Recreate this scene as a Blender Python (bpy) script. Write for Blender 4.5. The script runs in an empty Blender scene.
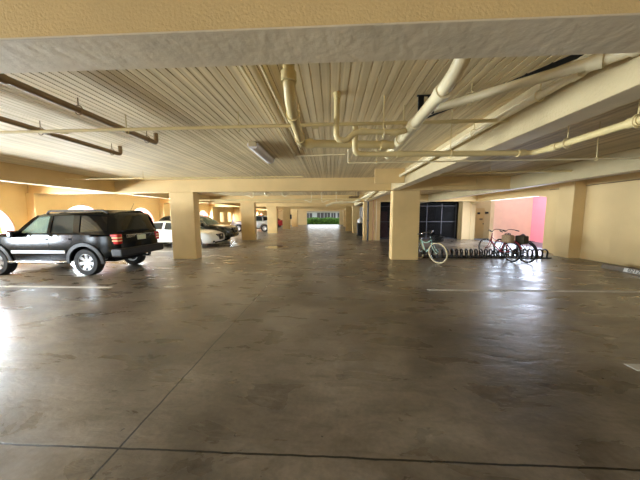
import bpy, bmesh, math, random
from mathutils import Vector, Matrix
PI = math.pi
R = math.radians
rnd = random.Random(7)
scene = bpy.context.scene
COL = scene.collection

# ------------------------------------------------------------------ camera
cam_d = bpy.data.cameras.new('camera')
cam_d.sensor_width = 36.0
cam_d.lens = 36.0 * 240 / 640
cam_d.clip_start, cam_d.clip_end = 0.05, 400
cam = bpy.data.objects.new('camera', cam_d)
COL.objects.link(cam)
cam.location = (0, 0, 1.6)
yaw, pit, rol = R(2.6), R(5.7), R(0.22)
fw = Vector((-math.sin(yaw) * math.cos(pit), math.cos(yaw) * math.cos(pit), -math.sin(pit)))
rt = Vector((math.cos(yaw), math.sin(yaw), 0))
up = rt.cross(fw)
rt, up = rt * math.cos(rol) - up * math.sin(rol), up * math.cos(rol) + rt * math.sin(rol)
cam.rotation_euler = Matrix((rt, up, -fw)).transposed().to_euler()
scene.camera = cam

# ------------------------------------------------------------------ sky, sun, daylight at the openings, exposure
world = bpy.data.worlds.new('sky')
scene.world = world
world.use_nodes = True
wn = world.node_tree
sky = wn.nodes.new('ShaderNodeTexSky')
sky.sky_type = 'NISHITA'
sky.sun_disc = False
sky.sun_elevation = R(48)
sky.sun_rotation = R(-80)
sky.air_density, sky.dust_density = 1.0, 2.0
bg = wn.nodes['Background']
bg.inputs['Strength'].default_value = 0.55
wn.links.new(sky.outputs[0], bg.inputs[0])

def lamp(name, kind, loc, target, energy, color=(1, 1, 1), size=None, angle=None):
    d = bpy.data.lights.new(name, kind)
    d.energy, d.color = energy, color
    if kind == 'AREA':
        d.shape = 'RECTANGLE'
        d.size, d.size_y = size
    if angle is not None:
        d.angle = angle
    o = bpy.data.objects.new(name, d)
    COL.objects.link(o)
    o.location = loc
    o.rotation_euler = (Vector(target) - Vector(loc)).to_track_quat('-Z', 'Y').to_euler()
    return o

lamp('sun', 'SUN', (-20, 5, 24), (0, 9, 0), 1.7, (1, 0.93, 0.8), angle=R(0.6))
WARM, COOL = (1.0, 0.98, 0.95), (0.86, 0.93, 1.0)
LAMPS = [  # daylight entering by each opening of the garage
    ('daylight_left_entrance', (-11.75, -3.9, 1.3), (-6, -3.0, 6.0), 520, (0.76, 0.89, 1.0), (3.2, 2.3)),
    ('daylight_rear_entrance', (-1.0, -6.25, 1.3), (-1.0, 0, 6.0), 110, WARM, (13.5, 2.2)),
    ('daylight_right_passage', (9.98, 13.2, 1.5), (5, 12.9, 0.0), 330, (0.66, 0.80, 1.0), (3.6, 2.2)),
    ('daylight_far_entrance', (-1.4, 46.2, 1.3), (-1.4, 30, 1.5), 130, WARM, (5.8, 2.2)),
]
ARCHES = (-0.37, 3.13, 7.2, 10.7, 14.2, 17.8, 21.3, 28.6, 32.2, 35.8, 39.5)
for k, y in enumerate(ARCHES):
    LAMPS.append(('daylight_arch', (-12.75, y, 1.3), (-6, y, 4.0), {3.13: 2700, 7.2: 2050, -0.37: 1050}.get(y, 1900), (0.80, 0.91, 1.0), (2.8, 2.0)))
for n, l, t, e, c, s in LAMPS:
    lamp(n, 'AREA', l, t, e, c, s)

scene.view_settings.view_transform = 'Standard'
scene.view_settings.look = 'None'
scene.view_settings.gamma = 1.0
scene.view_settings.use_curve_mapping = False
scene.view_settings.exposure = 0.0

# ------------------------------------------------------------------ materials
def lin(c):
    return tuple(((v / 255) / 12.92 if v / 255 <= 0.04045 else ((v / 255 + 0.055) / 1.055) ** 2.4) for v in c) + (1.0,)

def mat(name, c, rough=0.6, metal=0.0, var=0.0, scale=3.0, bump=0.0, bscale=60.0, spec=0.5, coat=0.0):
    m = bpy.data.materials.new(name)
    m.use_nodes = True
    nt = m.node_tree
    p = nt.nodes['Principled BSDF']
    base = lin(c)
    p.inputs['Base Color'].default_value = base
    p.inputs['Roughness'].default_value = rough
    p.inputs['Metallic'].default_value = metal
    p.inputs['Specular IOR Level'].default_value = spec
    if coat:
        p.inputs['Coat Weight'].default_value = coat
        p.inputs['Coat Roughness'].default_value = 0.04
    tc = nt.nodes.new('ShaderNodeTexCoord')
    if var:
        n = nt.nodes.new('ShaderNodeTexNoise')
        n.inputs['Scale'].default_value = scale
        n.inputs['Detail'].default_value = 6
        nt.links.new(tc.outputs['Object'], n.inputs['Vector'])
        cr = nt.nodes.new('ShaderNodeValToRGB')
        cr.color_ramp.elements[0].position, cr.color_ramp.elements[1].position = 0.3, 0.72
        cr.color_ramp.elements[0].color = tuple(v * (1 - var) for v in base[:3]) + (1,)
        cr.color_ramp.elements[1].color = tuple(min(1, v * (1 + var * 0.6)) for v in base[:3]) + (1,)
        nt.links.new(n.outputs['Fac'], cr.inputs[0])
        nt.links.new(cr.outputs[0], p.inputs['Base Color'])
    if bump:
        b = nt.nodes.new('ShaderNodeBump')
        b.inputs['Strength'].default_value = bump
        b.inputs['Distance'].default_value = 0.02
        n2 = nt.nodes.new('ShaderNodeTexNoise')
        n2.inputs['Scale'].default_value = bscale
        n2.inputs['Detail'].default_value = 4
        nt.links.new(tc.outputs['Object'], n2.inputs['Vector'])
        nt.links.new(n2.outputs['Fac'], b.inputs['Height'])
        nt.links.new(b.outputs[0], p.inputs['Normal'])
    return m

def glass_mat(name, c, alpha):
    m = mat(name, c, 0.03, spec=0.6)
    nt = m.node_tree
    p = nt.nodes['Principled BSDF']
    tr = nt.nodes.new('ShaderNodeBsdfTransparent')
    tr.inputs[0].default_value = lin(c)
    mx = nt.nodes.new('ShaderNodeMixShader')
    mx.inputs[0].default_value = alpha
    nt.links.new(tr.outputs[0], mx.inputs[1])
    nt.links.new(p.outputs[0], mx.inputs[2])
    nt.links.new(mx.outputs[0], nt.nodes['Material Output'].inputs[0])
    return m

M = {}
M['yellow'] = mat('yellow_painted_stucco', (220, 188, 128), 0.62, var=0.10, scale=1.4, bump=0.25, bscale=70)
M['yellow_wall'] = mat('yellow_painted_block', (220, 192, 138), 0.6, var=0.08, scale=0.9, bump=0.3, bscale=40)
M['cream'] = mat('cream_painted_concrete', (192, 173, 130), 0.6, var=0.10, scale=2.0, bump=0.4, bscale=45)
M['soffit'] = mat('pale_grey_painted_soffit', (230, 210, 172), 0.62, var=0.12, scale=2.5, bump=0.25, bscale=14)
def deck_material():
    m = mat('beige_painted_steel_deck', (238, 217, 172), 0.68, var=0.12, scale=1.2)
    nt = m.node_tree
    p = nt.nodes['Principled BSDF']
    src = p.inputs['Base Color'].links[0].from_socket
    tc = nt.nodes.new('ShaderNodeTexCoord')
    mp = nt.nodes.new('ShaderNodeMapping')
    mp.inputs['Scale'].default_value = (17.0, 0.10, 1.0)
    nz = nt.nodes.new('ShaderNodeTexNoise')
    nz.inputs['Scale'].default_value = 1.0
    nz.inputs['Detail'].default_value = 4
    cr = nt.nodes.new('ShaderNodeValToRGB')
    cr.color_ramp.elements[0].position, cr.color_ramp.elements[1].position = 0.35, 0.6
    cr.color_ramp.elements[0].color = (0.76, 0.72, 0.64, 1)
    cr.color_ramp.elements[1].color = (1.05, 1.05, 1.05, 1)
    mx = nt.nodes.new('ShaderNodeMix')
    mx.data_type, mx.blend_type = 'RGBA', 'MULTIPLY'
    mx.inputs[0].default_value = 1.0
    nt.links.new(tc.outputs['Object'], mp.inputs['Vector'])
    nt.links.new(mp.outputs[0], nz.inputs['Vector'])
    nt.links.new(nz.outputs['Fac'], cr.inputs[0])
    nt.links.new(src, mx.inputs[6]); nt.links.new(cr.outputs[0], mx.inputs[7])
    nt.links.new(mx.outputs[2], p.inputs['Base Color'])
    return m
M['deck'] = deck_material()
M['salmon'] = mat('salmon_stucco', (248, 218, 180), 0.85, var=0.05, bump=0.2)
M['pink'] = mat('pink_stucco', (230, 142, 160), 0.85, var=0.04, bump=0.2)
M['orange'] = mat('terracotta_reveal', (112, 42, 18), 0.85, var=0.05)
M['tan_door'] = mat('tan_door_paint', (214, 178, 116), 0.5, var=0.05)
M['pipe'] = mat('cream_pipe_paint', (230, 214, 172), 0.4, var=0.08, scale=5, bump=0.05)
M['pipe_yellow'] = mat('yellow_pipe_paint', (218, 196, 138), 0.4, var=0.08, scale=5)
M['brown_pipe'] = mat('brown_painted_pipe', (140, 114, 78), 0.5, var=0.2, scale=6)
M['black_steel'] = mat('black_steel', (18, 18, 19), 0.4, 0.2)
M['black'] = mat('black_plastic', (16, 16, 17), 0.5)
M['void'] = mat('black_void', (6, 6, 6), 0.9)
M['grey_steel'] = mat('grey_galvanised_steel', (84, 84, 88), 0.5, 0.3, var=0.1)
M['steel'] = mat('bright_steel', (190, 192, 196), 0.25, 0.9)
M['rubber'] = mat('tyre_rubber', (20, 20, 20), 0.75, bump=0.2)
M['cream_rubber'] = mat('cream_tyre_rubber', (200, 184, 140), 0.7)
M['alloy'] = mat('alloy_wheel', (186, 188, 192), 0.28, 0.75)
M['chrome'] = mat('chrome', (216, 218, 222), 0.12, 1.0)
M['paint_black'] = mat('black_green_car_paint', (12, 14, 13), 0.15, 0.0, spec=0.22)
M['paint_white'] = mat('white_car_paint', (236, 236, 232), 0.3, coat=1.0)
M['paint_dark'] = mat('dark_olive_car_paint', (30, 34, 24), 0.22, 0.3, coat=1.0)
M['paint_silver'] = mat('silver_car_paint', (178, 178, 174), 0.3, 0.5, coat=1.0)
M['paint_red'] = mat('red_car_paint', (150, 18, 24), 0.3, coat=1.0)
M['cladding'] = mat('dark_grey_plastic', (30, 31, 32), 0.5)
M['glass'] = glass_mat('clear_car_glass', (205, 222, 214), 0.25)
M['tint'] = glass_mat('dark_tinted_glass', (70, 76, 74), 0.45)
M['privacy'] = glass_mat('privacy_glass', (20, 22, 22), 0.8)
M['red_lens'] = mat('red_lamp_lens', (190, 16, 20), 0.15, coat=1.0)
M['white_lens'] = mat('clear_lamp_lens', (226, 226, 224), 0.1, coat=1.0)
M['amber_lens'] = mat('pale_amber_lens', (238, 196, 150), 0.15, coat=1.0)
M['plate'] = mat('number_plate', (196, 204, 176), 0.45)
M['interior'] = mat('dark_upholstery', (52, 50, 46), 0.8)
M['seat'] = mat('grey_upholstery', (96, 92, 84), 0.85)
M['white_line'] = mat('worn_white_line_paint', (216, 212, 202), 0.55, var=0.18, scale=9)
M['concrete'] = mat('grey_precast_concrete', (122, 110, 94), 0.7, var=0.2, scale=8, bump=0.3)
M['diffuser'] = mat('milky_lamp_diffuser', (222, 214, 210), 0.4)
M['fixture'] = mat('lamp_housing', (188, 170, 132), 0.45)
M['maroon'] = mat('maroon_bicycle_paint', (150, 28, 48), 0.3, coat=0.6)
M['mint'] = mat('mint_bicycle_paint', (168, 206, 190), 0.35, coat=0.5)
M['bike_black'] = mat('black_bicycle_paint', (24, 24, 26), 0.35, coat=0.5)
M['wicker'] = mat('tan_woven_bag', (168, 140, 106), 0.85, var=0.25, scale=30, bump=0.5)
M['dark_wicker'] = mat('dark_olive_basket', (58, 54, 36), 0.85, var=0.3, scale=30, bump=0.5)
M['leaf'] = mat('hedge_leaf', (98, 142, 40), 0.6, var=0.4, scale=2.0)
M['leaf_dark'] = mat('hedge_dark_leaf', (44, 84, 26), 0.7, var=0.4, scale=2.0)
M['leaf_yellow'] = mat('yellow_green_leaf', (176, 178, 60), 0.6, var=0.35, scale=2.0)
M['soil'] = mat('lawn', (104, 128, 52), 0.9, var=0.3, scale=4)
M['pavement'] = mat('pale_pavement', (140, 143, 147), 0.6, var=0.1, scale=2)
M['house_wall'] = mat('white_house_wall', (212, 198, 184), 0.8)
M['house_dark'] = mat('brown_house_window', (88, 70, 62), 0.5)
M['roof_tile'] = mat('brown_roof', (150, 116, 98), 0.8, var=0.2)
M['red_pipe'] = mat('red_painted_pipe', (190, 128, 88), 0.45)
M['white_bag'] = mat('white_plastic', (226, 222, 214), 0.45)
M['locker'] = mat('grey_panel', (112, 108, 102), 0.5, var=0.08)
M['box_red'] = mat('dark_red_crate', (58, 26, 24), 0.6)
M['box_blue'] = mat('blue_grey_crate', (70, 84, 112), 0.6)
M['box_tan'] = mat('cardboard', (140, 112, 84), 0.8)
M['dark_wall'] = mat('unlit_store_wall', (34, 30, 27), 0.8)  # near-black: the missing light is put into the colour
M['tail_yellow'] = mat('deep_yellow', (196, 160, 96), 0.6, var=0.1)  # one tone deeper than the main wall yellow

def floor_material():
    m = bpy.data.materials.new('sealed_concrete_floor')
    m.use_nodes = True
    nt = m.node_tree
    N, L = nt.nodes, nt.links
    p = N['Principled BSDF']
    tc = N.new('ShaderNodeTexCoord')
    def noise(scale, detail, vec=None, dist=0.0, rough=0.55):
        n = N.new('ShaderNodeTexNoise')
        n.inputs['Scale'].default_value = scale
        n.inputs['Detail'].default_value = detail
        n.inputs['Distortion'].default_value = dist
        n.inputs['Roughness'].default_value = rough
        L.new(vec or tc.outputs['Object'], n.inputs['Vector'])
        return n
    def ramp(src, stops):
        c = N.new('ShaderNodeValToRGB')
        while len(c.color_ramp.elements) < len(stops):
            c.color_ramp.elements.new(0.5)
        for e, (pos, col) in zip(c.color_ramp.elements, stops):
            e.position, e.color = pos, col
        L.new(src, c.inputs[0])
        return c
    def math_(op, a, b=None, clamp=False):
        n = N.new('ShaderNodeMath')
        n.operation, n.use_clamp = op, clamp
        for i, v in enumerate((a, b)):
            if v is None: continue
            if isinstance(v, (int, float)): n.inputs[i].default_value = v
            else: L.new(v, n.inputs[i])
        return n.outputs[0]
    def mix(fac, a, b, mode='MIX'):
        n = N.new('ShaderNodeMix')
        n.data_type, n.blend_type = 'RGBA', mode
        for i, v in ((0, fac), (6, a), (7, b)):
            if isinstance(v, (int, float, tuple)): n.inputs[i].default_value = v
            else: L.new(v, n.inputs[i])
        return n.outputs[2]
    mp = N.new('ShaderNodeMapping')
    mp.inputs['Rotation'].default_value = (0, 0, R(28))
    mp.inputs['Scale'].default_value = (0.9, 2.2, 1)
    L.new(tc.outputs['Object'], mp.inputs['Vector'])
    n1 = noise(0.55, 8, None, 0.6)
    n2 = noise(1.5, 6, mp.outputs[0], 0.5, 0.55)
    n3 = noise(26, 5)
    c1 = ramp(n1.outputs['Fac'], [(0.34, lin((88, 79, 67))), (0.5, lin((124, 113, 99))), (0.66, lin((156, 145, 130)))])
    c2 = ramp(n2.outputs['Fac'], [(0.25, (0.72, 0.70, 0.67, 1)), (0.52, (1, 1, 1, 1)), (0.78, (1.16, 1.15, 1.13, 1))])
    col = mix(1.0, c1.outputs[0], c2.outputs[0], 'MULTIPLY')
    c4 = ramp(noise(3.2, 8, mp.outputs[0], 0.9, 0.65).outputs['Fac'], [(0.32, (0.74, 0.72, 0.69, 1)), (0.5, (1, 1, 1, 1)), (0.68, (1.14, 1.13, 1.11, 1))])
    col = mix(1.0, col, c4.outputs[0], 'MULTIPLY')
    c3 = ramp(n3.outputs['Fac'], [(0.3, (0.86, 0.86, 0.86, 1)), (0.65, (1.06, 1.06, 1.06, 1))])
    col = mix(1.0, col, c3.outputs[0], 'MULTIPLY')
    spots = ramp(noise(11, 2).outputs['Fac'], [(0.235, (1, 1, 1, 1)), (0.25, (0, 0, 0, 1))])
    col = mix(math_('MULTIPLY', spots.outputs[0], 0.7), col, lin((38, 31, 24)))
    # saw-cut control joints, slightly wandering
    sep = N.new('ShaderNodeSeparateXYZ')
    L.new(tc.outputs['Object'], sep.inputs[0])
    wob = math_('MULTIPLY', math_('SUBTRACT', noise(3.0, 4).outputs['Fac'], 0.5), 0.03)
    def joint(axis, pos, half):
        d = math_('ABSOLUTE', math_('SUBTRACT', math_('ADD', sep.outputs[axis], wob), pos))
        return math_('LESS_THAN', d, half)
    j = joint(0, -1.47, 0.008)
    for a, q, h in ((1, 1.45, 0.007), (1, 12.6, 0.007), (0, -8.0, 0.006), (1, 24.0, 0.008)):
        j = math_('MAXIMUM', j, joint(a, q, h))
    col = mix(math_('MULTIPLY', j, 0.95), col, lin((22, 18, 14)))
    L.new(col, p.inputs['Base Color'])
    r1 = ramp(n2.outputs['Fac'], [(0.28, (0.20,) * 3 + (1,)), (0.72, (0.44,) * 3 + (1,))])
    L.new(r1.outputs[0], p.inputs['Roughness'])
    p.inputs['Specular IOR Level'].default_value = 0.55
    b = N.new('ShaderNodeBump')
    b.inputs['Strength'].default_value = 0.34
    b.inputs['Distance'].default_value = 0.025
    n4 = noise(5.0, 5, mp.outputs[0], 1.0, 0.6)
    h = math_('ADD', math_('ADD', n2.outputs['Fac'], math_('MULTIPLY', n4.outputs['Fac'], 0.42)), math_('MULTIPLY', n3.outputs['Fac'], 0.06))
    L.new(math_('SUBTRACT', h, math_('MULTIPLY', j, 0.3)), b.inputs['Height'])
    L.new(b.outputs[0], p.inputs['Normal'])
    return m
M['floor'] = floor_material()

# ------------------------------------------------------------------ mesh helpers
class MB:
    def __init__(self):
        self.v, self.f, self.mi = [], [], []
    def add(self, vs, fs, mi=0, T=None):
        n = len(self.v)
        self.v += [tuple(T @ Vector(p)) if T else tuple(p) for p in vs]
        self.f += [tuple(i + n for i in f) for f in fs]
        self.mi += [mi] * len(fs)
        return self
    def box(self, x0, x1, y0, y1, z0, z1, mi=0, T=None):
        vs = [(x, y, z) for z in (z0, z1) for y in (y0, y1) for x in (x0, x1)]
        return self.add(vs, [(0, 2, 3, 1), (4, 5, 7, 6), (0, 1, 5, 4), (2, 6, 7, 3), (0, 4, 6, 2), (1, 3, 7, 5)], mi, T)
    def cbox(self, cx, cy, cz, sx, sy, sz, T=None):
        return self.box(cx - sx / 2, cx + sx / 2, cy - sy / 2, cy + sy / 2, cz - sz / 2, cz + sz / 2, 0, T)
    def tube(self, pts, r, n=10, closed=False, T=None):
        pts = [Vector(p) for p in pts]
        rs = r if isinstance(r, (list, tuple)) else [r] * len(pts)
        k = len(pts)
        tans = []
        for i in range(k):
            a = pts[(i - 1) % k] if (closed or i > 0) else pts[i]
            b = pts[(i + 1) % k] if (closed or i < k - 1) else pts[i]
            tans.append((b - a).normalized())
        ref = Vector((0, 0, 1)) if abs(tans[0].z) < 0.9 else Vector((1, 0, 0))
        nrm = (ref - tans[0] * ref.dot(tans[0])).normalized()
        vs = []
        for i in range(k):
            nrm = (nrm - tans[i] * nrm.dot(tans[i]))
            nrm = nrm.normalized() if nrm.length > 1e-6 else tans[i].orthogonal().normalized()
            bn = tans[i].cross(nrm)
            for j in range(n):
                a = 2 * PI * j / n
                vs.append(pts[i] + (nrm * math.cos(a) + bn * math.sin(a)) * rs[i])
        fs = []
        for i in range(k if closed else k - 1):
            i2 = (i + 1) % k
            for j in range(n):
                j2 = (j + 1) % n
                fs.append((i * n + j, i * n + j2, i2 * n + j2, i2 * n + j))
        if not closed:
            fs.append(tuple(range(n - 1, -1, -1)))
            fs.append(tuple((k - 1) * n + j for j in range(n)))
        return self.add(vs, fs, 0, T)
    def lathe(self, prof, n=32, T=None, closed=True):
        """profile of (radius, height) about local Z"""
        vs, fs, k = [], [], len(prof)
        for j in range(n):
            a = 2 * PI * j / n
            for (r, h) in prof:
                vs.append((r * math.cos(a), r * math.sin(a), h))
        for j in range(n):
            j2 = (j + 1) % n
            for i in range(k if closed else k - 1):
                i2 = (i + 1) % k
                fs.append((j * k + i, j2 * k + i, j2 * k + i2, j * k + i2))
        return self.add(vs, fs, 0, T)
    def prism(self, poly, h0, h1, T=None):
        """polygon in XY pulled along Z"""
        n = len(poly)
        vs = [(x, y, h0) for x, y in poly] + [(x, y, h1) for x, y in poly]
        fs = [tuple(range(n - 1, -1, -1)), tuple(range(n, 2 * n))]
        fs += [(i, (i + 1) % n, n + (i + 1) % n, n + i) for i in range(n)]
        return self.add(vs, fs, 0, T)
    def build(self, name, m, parent=None, smooth=None, bevel=0.0, segs=2):
        me = bpy.data.meshes.new(name)
        me.from_pydata(self.v, [], self.f)
        for mm in (m if isinstance(m, (list, tuple)) else [m]):
            me.materials.append(mm)
        for p, i in zip(me.polygons, self.mi):
            p.material_index = i
        return finish(name, me, parent, smooth, bevel, segs)

def finish(name, me, parent=None, smooth=None, bevel=0.0, segs=2):
    bm = bmesh.new(); bm.from_mesh(me)
    bmesh.ops.recalc_face_normals(bm, faces=bm.faces)
    bm.to_mesh(me); bm.free()
    if smooth:
        me.polygons.foreach_set('use_smooth', [True] * len(me.polygons))
        me.set_sharp_from_angle(angle=R(smooth))
    o = bpy.data.objects.new(name, me)
    COL.objects.link(o)
    if parent: o.parent = parent
    if bevel:
        b = o.modifiers.new('bevel', 'BEVEL')
        b.width, b.segments, b.limit_method, b.angle_limit = bevel, segs, 'ANGLE', R(40)
        b.harden_normals = False
    return o

def tag(o, label, cat, group=None):
    o['label'], o['category'] = label, cat
    if group: o['group'] = group
    return o
def thing(name, label, cat, loc=(0, 0, 0), rz=0.0, group=None):
    o = bpy.data.objects.new(name, None)
    COL.objects.link(o)
    o.empty_display_size = 0.2
    o.location, o.rotation_euler = loc, (0, 0, rz)
    return tag(o, label, cat, group)
def struct(o):
    o['kind'] = 'structure'
    return o
def sbox(name, m, *b, bevel=0.0, mi=None):
    return struct(MB().box(*b).build(name, m, bevel=bevel))

def fillet(pts, rad, k=6):
    """round the corners of a path"""
    pts = [Vector(p) for p in pts]
    out = [pts[0]]
    for i in range(1, len(pts) - 1):
        a, b, c = pts[i - 1], pts[i], pts[i + 1]
        u, w = (a - b), (c - b)
        r = min(rad, u.length * 0.49, w.length * 0.49)
        p0, p1 = b + u.normalized() * r, b + w.normalized() * r
        for j in range(k + 1):
            t = j / k
            out.append(p0 * (1 - t) ** 2 + b * 2 * t * (1 - t) + p1 * t * t)
    out.append(pts[-1])
    return out

def panel2d(outer, holes, fmap, thick=0.0, inner=None, step=0.12):
    """flat outline with holes -> gridded sheet mapped into space; returns MB data for add()"""
    bm = bmesh.new()
    for loop in [outer] + list(holes):
        vs = [bm.verts.new((p[0], p[1], 0)) for p in loop]
        for i in range(len(vs)):
            bm.edges.new((vs[i], vs[(i + 1) % len(vs)]))
    bmesh.ops.triangle_fill(bm, use_beauty=True, use_dissolve=False, edges=bm.edges[:], normal=(0, 0, 1))
    xs = [p[0] for p in outer]; zs = [p[1] for p in outer]
    for ax, lo, hi in ((0, min(xs), max(xs)), (1, min(zs), max(zs))):
        n = int((hi - lo) / step)
        for i in range(1, n + 1):
            c = lo + (hi - lo) * i / (n + 1)
            co = (c, 0, 0) if ax == 0 else (0, c, 0)
            no = (1, 0, 0) if ax == 0 else (0, 1, 0)
            bmesh.ops.bisect_plane(bm, geom=bm.verts[:] + bm.edges[:] + bm.faces[:], plane_co=co, plane_no=no, dist=1e-5)
    bm.verts.index_update()
    flat = [(v.co.x, v.co.y) for v in bm.verts]
    faces = [tuple(v.index for v in f.verts) for f in bm.faces]
    border = [(e.verts[0].index, e.verts[1].index) for e in bm.edges if len(e.link_faces) == 1]
    bm.free()
    vs = [fmap(x, z) for x, z in flat]
    if thick or inner:
        n = len(vs)
        vs = vs + [(inner or (lambda x, z: fmap(x, z)))(x, z) for x, z in flat]
        faces = faces + [tuple(i + n for i in reversed(f)) for f in faces] + [(a, b, b + n, a + n) for a, b in border]
    return vs, faces

def arc(cx, cz, r, a0, a1, n):
    return [(cx + r * math.cos(R(a0 + (a1 - a0) * i / n)), cz + r * math.sin(R(a0 + (a1 - a0) * i / n))) for i in range(n + 1)]

# ------------------------------------------------------------------ the setting
XL, XR, YB, YE = -11.5, 9.25, -6.0, 43.9
HB, HD = 2.5, 2.95
LINES = [(1.24, 1.52), (8.75, 9.10), (15.8, 16.15), (22.4, 22.75), (29.6, 29.95), (36.6, 36.95)]

sbox('floor', M['floor'], XL - 0.5, XR + 0.25, YB - 0.2, YE + 0.3, -0.2, 0.0)

# painted ribbed steel deck: flat pans with narrow grooves running away from the viewer
def deck():
    mb = MB()
    x, pitch = XL - 0.25, 0.094
    prof = []
    while x < XR + 0.25:
        prof += [(x, HD), (x + 0.080, HD), (x + 0.083, HD + 0.010), (x + 0.091, HD + 0.010)]
        x += pitch
    n = len(prof)
    vs = [(px, y, pz) for y in (YB - 0.2, YE + 0.3) for px, pz in prof]
    fs = [(i, i + 1, n + i + 1, n + i) for i in range(n - 1)]
    mb.add(vs, fs)
    return mb.build('ceiling', M['deck'])
struct(deck())
sbox('roof_slab', M['concrete'], XL - 0.9, XR + 0.3, YB - 0.6, YE + 0.7, HD + 0.03, HD + 0.35)

# left wall with round-headed openings
def left_wall():
    outer = [(YB - 0.2, 0), (YE + 0.3, 0), (YE + 0.3, HD + 0.03), (YB - 0.2, HD + 0.03)]
    holes = [[(-5.5, 0.02), (-2.3, 0.02), (-2.3, 2.4), (-5.5, 2.4)]]
    for c in ARCHES:
        holes.append([(c - 1.05, 0.75), (c + 1.05, 0.75)] + arc(c, 1.10, 1.05, 0, 180, 18))
    for a, b in ((24.6, 25.5), (26.5, 27.4)):
        holes.append([(a, 1.0), (b, 1.0), (b, 2.05), (a, 2.05)])
    vs, fs = panel2d(outer, holes, lambda y, z: (XL, y, z), inner=lambda y, z: (XL - 0.5, y, z), step=9)
    return struct(MB().add(vs, fs).build('wall_left', M['yellow_wall']))
left_wall()
k = 0
for c in ARCHES:     # terracotta painted reveal lining each arch
    k += 1
    path_o = [(c - 1.05, 0.75), (c + 1.05, 0.75)] + arc(c, 1.10, 1.05, 0, 180, 24)
    path_i = [(c - 1.03, 0.77), (c + 1.03, 0.77)] + arc(c, 1.10, 1.03, 0, 180, 24)
    vs, fs = panel2d(path_o, [path_i], lambda y, z: (XL - 0.006, y, z), inner=lambda y, z: (XL - 0.52, y, z), step=9)
    struct(MB().add(vs, fs).build('window_%d' % k, M['orange']))

# right wall with the cambered opening to the passage
def right_wall():
    outer = [(YB - 0.2, 0), (10.85, 0), (10.85, 2.36), (11.3, 2.46), (15.9, 2.46), (16.4, 2.3), (16.4, 0), (YE + 0.3, 0), (YE + 0.3, HD + 0.03), (YB - 0.2, HD + 0.03)]
    vs, fs = panel2d(outer, [], lambda y, z: (XR, y, z), inner=lambda y, z: (XR + 0.3, y, z), step=9)
    return struct(MB().add(vs, fs).build('wall_right', M['yellow_wall']))
right_wall()
# wall behind the camera, with its entrance; far end wall with the drive-out opening
for nm, y0, y1, ox0, ox1 in (('wall_rear', YB - 0.2, YB, -8.0, 6.0), ('wall_far', YE, YE + 0.3, -4.4, 1.55)):
    mb = MB()
    mb.add(*panel2d([(XL, 0), (ox0, 0), (ox0, 2.47), (ox1, 2.47), (ox1, 0), (XR, 0), (XR, HD + 0.02), (XL, HD + 0.02)], [],
                    lambda x, z: (x, y0, z), inner=lambda x, z: (x, y1, z), step=30))
    struct(mb.build(nm, M['yellow_wall']))

# cross beams on the column lines: yellow faces, pale undersides
def beam(name, x0, x1, y0, y1, z0, z1, side, under):
    mb = MB().box(x0, x1, y0, y1, z0, z1)
    mb.mi[0] = 1
    return struct(mb.build(name, [side, under], bevel=0.005, segs=1))
for i, (a, b) in enumerate(LINES):
    beam('beam', XL, 6.5 if i == 1 else XR, a, b, HB, HD + 0.01, M['yellow'], M['soffit'] if i == 0 else M['yellow'])
# lengthwise beams
for i in range(len(LINES)):
    a = LINES[i][1]
    b = LINES[i + 1][0] if i + 1 < len(LINES) else YE
    beam('beam', -8.35, -8.05, a, b, HB, HD + 0.01, M['yellow'], M['yellow'])
    beam('beam', 2.13, 2.40, a, b, HB - 0.002, HD + 0.01, M['cream'], M['soffit'])
    beam('beam', 6.20, 6.50, a, b, HB, HD + 0.01, M['cream'], M['soffit'])
beam('beam', -8.35, -8.05, YB, 1.24, HB, HD + 0.01, M['yellow'], M['yellow'])
beam('beam', 2.13, 2.40, YB, 1.24, HB, HD + 0.01, M['cream'], M['soffit'])
beam('beam', 6.20, 6.50, YB, 1.24, HB, HD + 0.01, M['cream'], M['soffit'])
# columns
for (a, b) in LINES[1:]:
    sbox('column', M['yellow'], -5.98, -5.06, a - 0.015, b + 0.015, 0, HB + 0.005, bevel=0.02)
for i, (a, b) in enumerate(LINES[1:]):
    x0, x1 = ((2.2, 3.16), (2.12, 3.2), (2.0, 2.9), (1.95, 2.85), (1.9, 2.8))[i]
    sbox('column', M['yellow'], x0, x1, a - 0.015, b + 0.015, 0, HB - 0.01, bevel=0.02)
# wall piers
for (a, b) in LINES[1:]:
    sbox('column', M['yellow_wall'], XL, XL + 0.35, a - 0.1, b + 0.1, 0, HB + 0.004, bevel=0.01)
    if a < 12 or a > 18:
        sbox('column', M['yellow_wall'], XR - 0.42, XR, a + (0.5 if a < 12 else 0.0), b + (0.75 if a < 12 else 0.35), 0, HD + 0.004, bevel=0.01)
sbox('column', M['yellow_wall'], 8.72, XR, 16.42, 16.95, 0, HB + 0.004, bevel=0.01)
# side wall of the arrival lane at the far right
sbox('wall_inner', M['tail_yellow'], 1.55, 2.2, 25.2, 25.6, 0, HD)
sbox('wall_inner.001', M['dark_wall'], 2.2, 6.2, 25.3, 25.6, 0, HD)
sbox('wall_stub', M['tail_yellow'], XL, -9.9, 28.0, 28.3, 0, HD)  # added stub, turned so that it takes less light
# thin panel hung from the deck at the head of the right-hand column
sbox('trim_1', M['yellow'], 1.27, 2.12, 7.15, 7.19, 2.54, HD + 0.005, bevel=0.008)

# painted floor lines
def line(x0, x1, y0, y1):
    return struct(MB().box(x0, x1, y0, y1, -0.01, 0.003).build('floor_line', M['white_line']))
line(-11.3, -4.99, 5.06, 5.16)
line(2.1, 8.0, 5.12, 5.22)
line(3.16, 8.0, 2.47, 2.59)
line(-11.3, -5.6, 10.6, 10.7)

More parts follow.
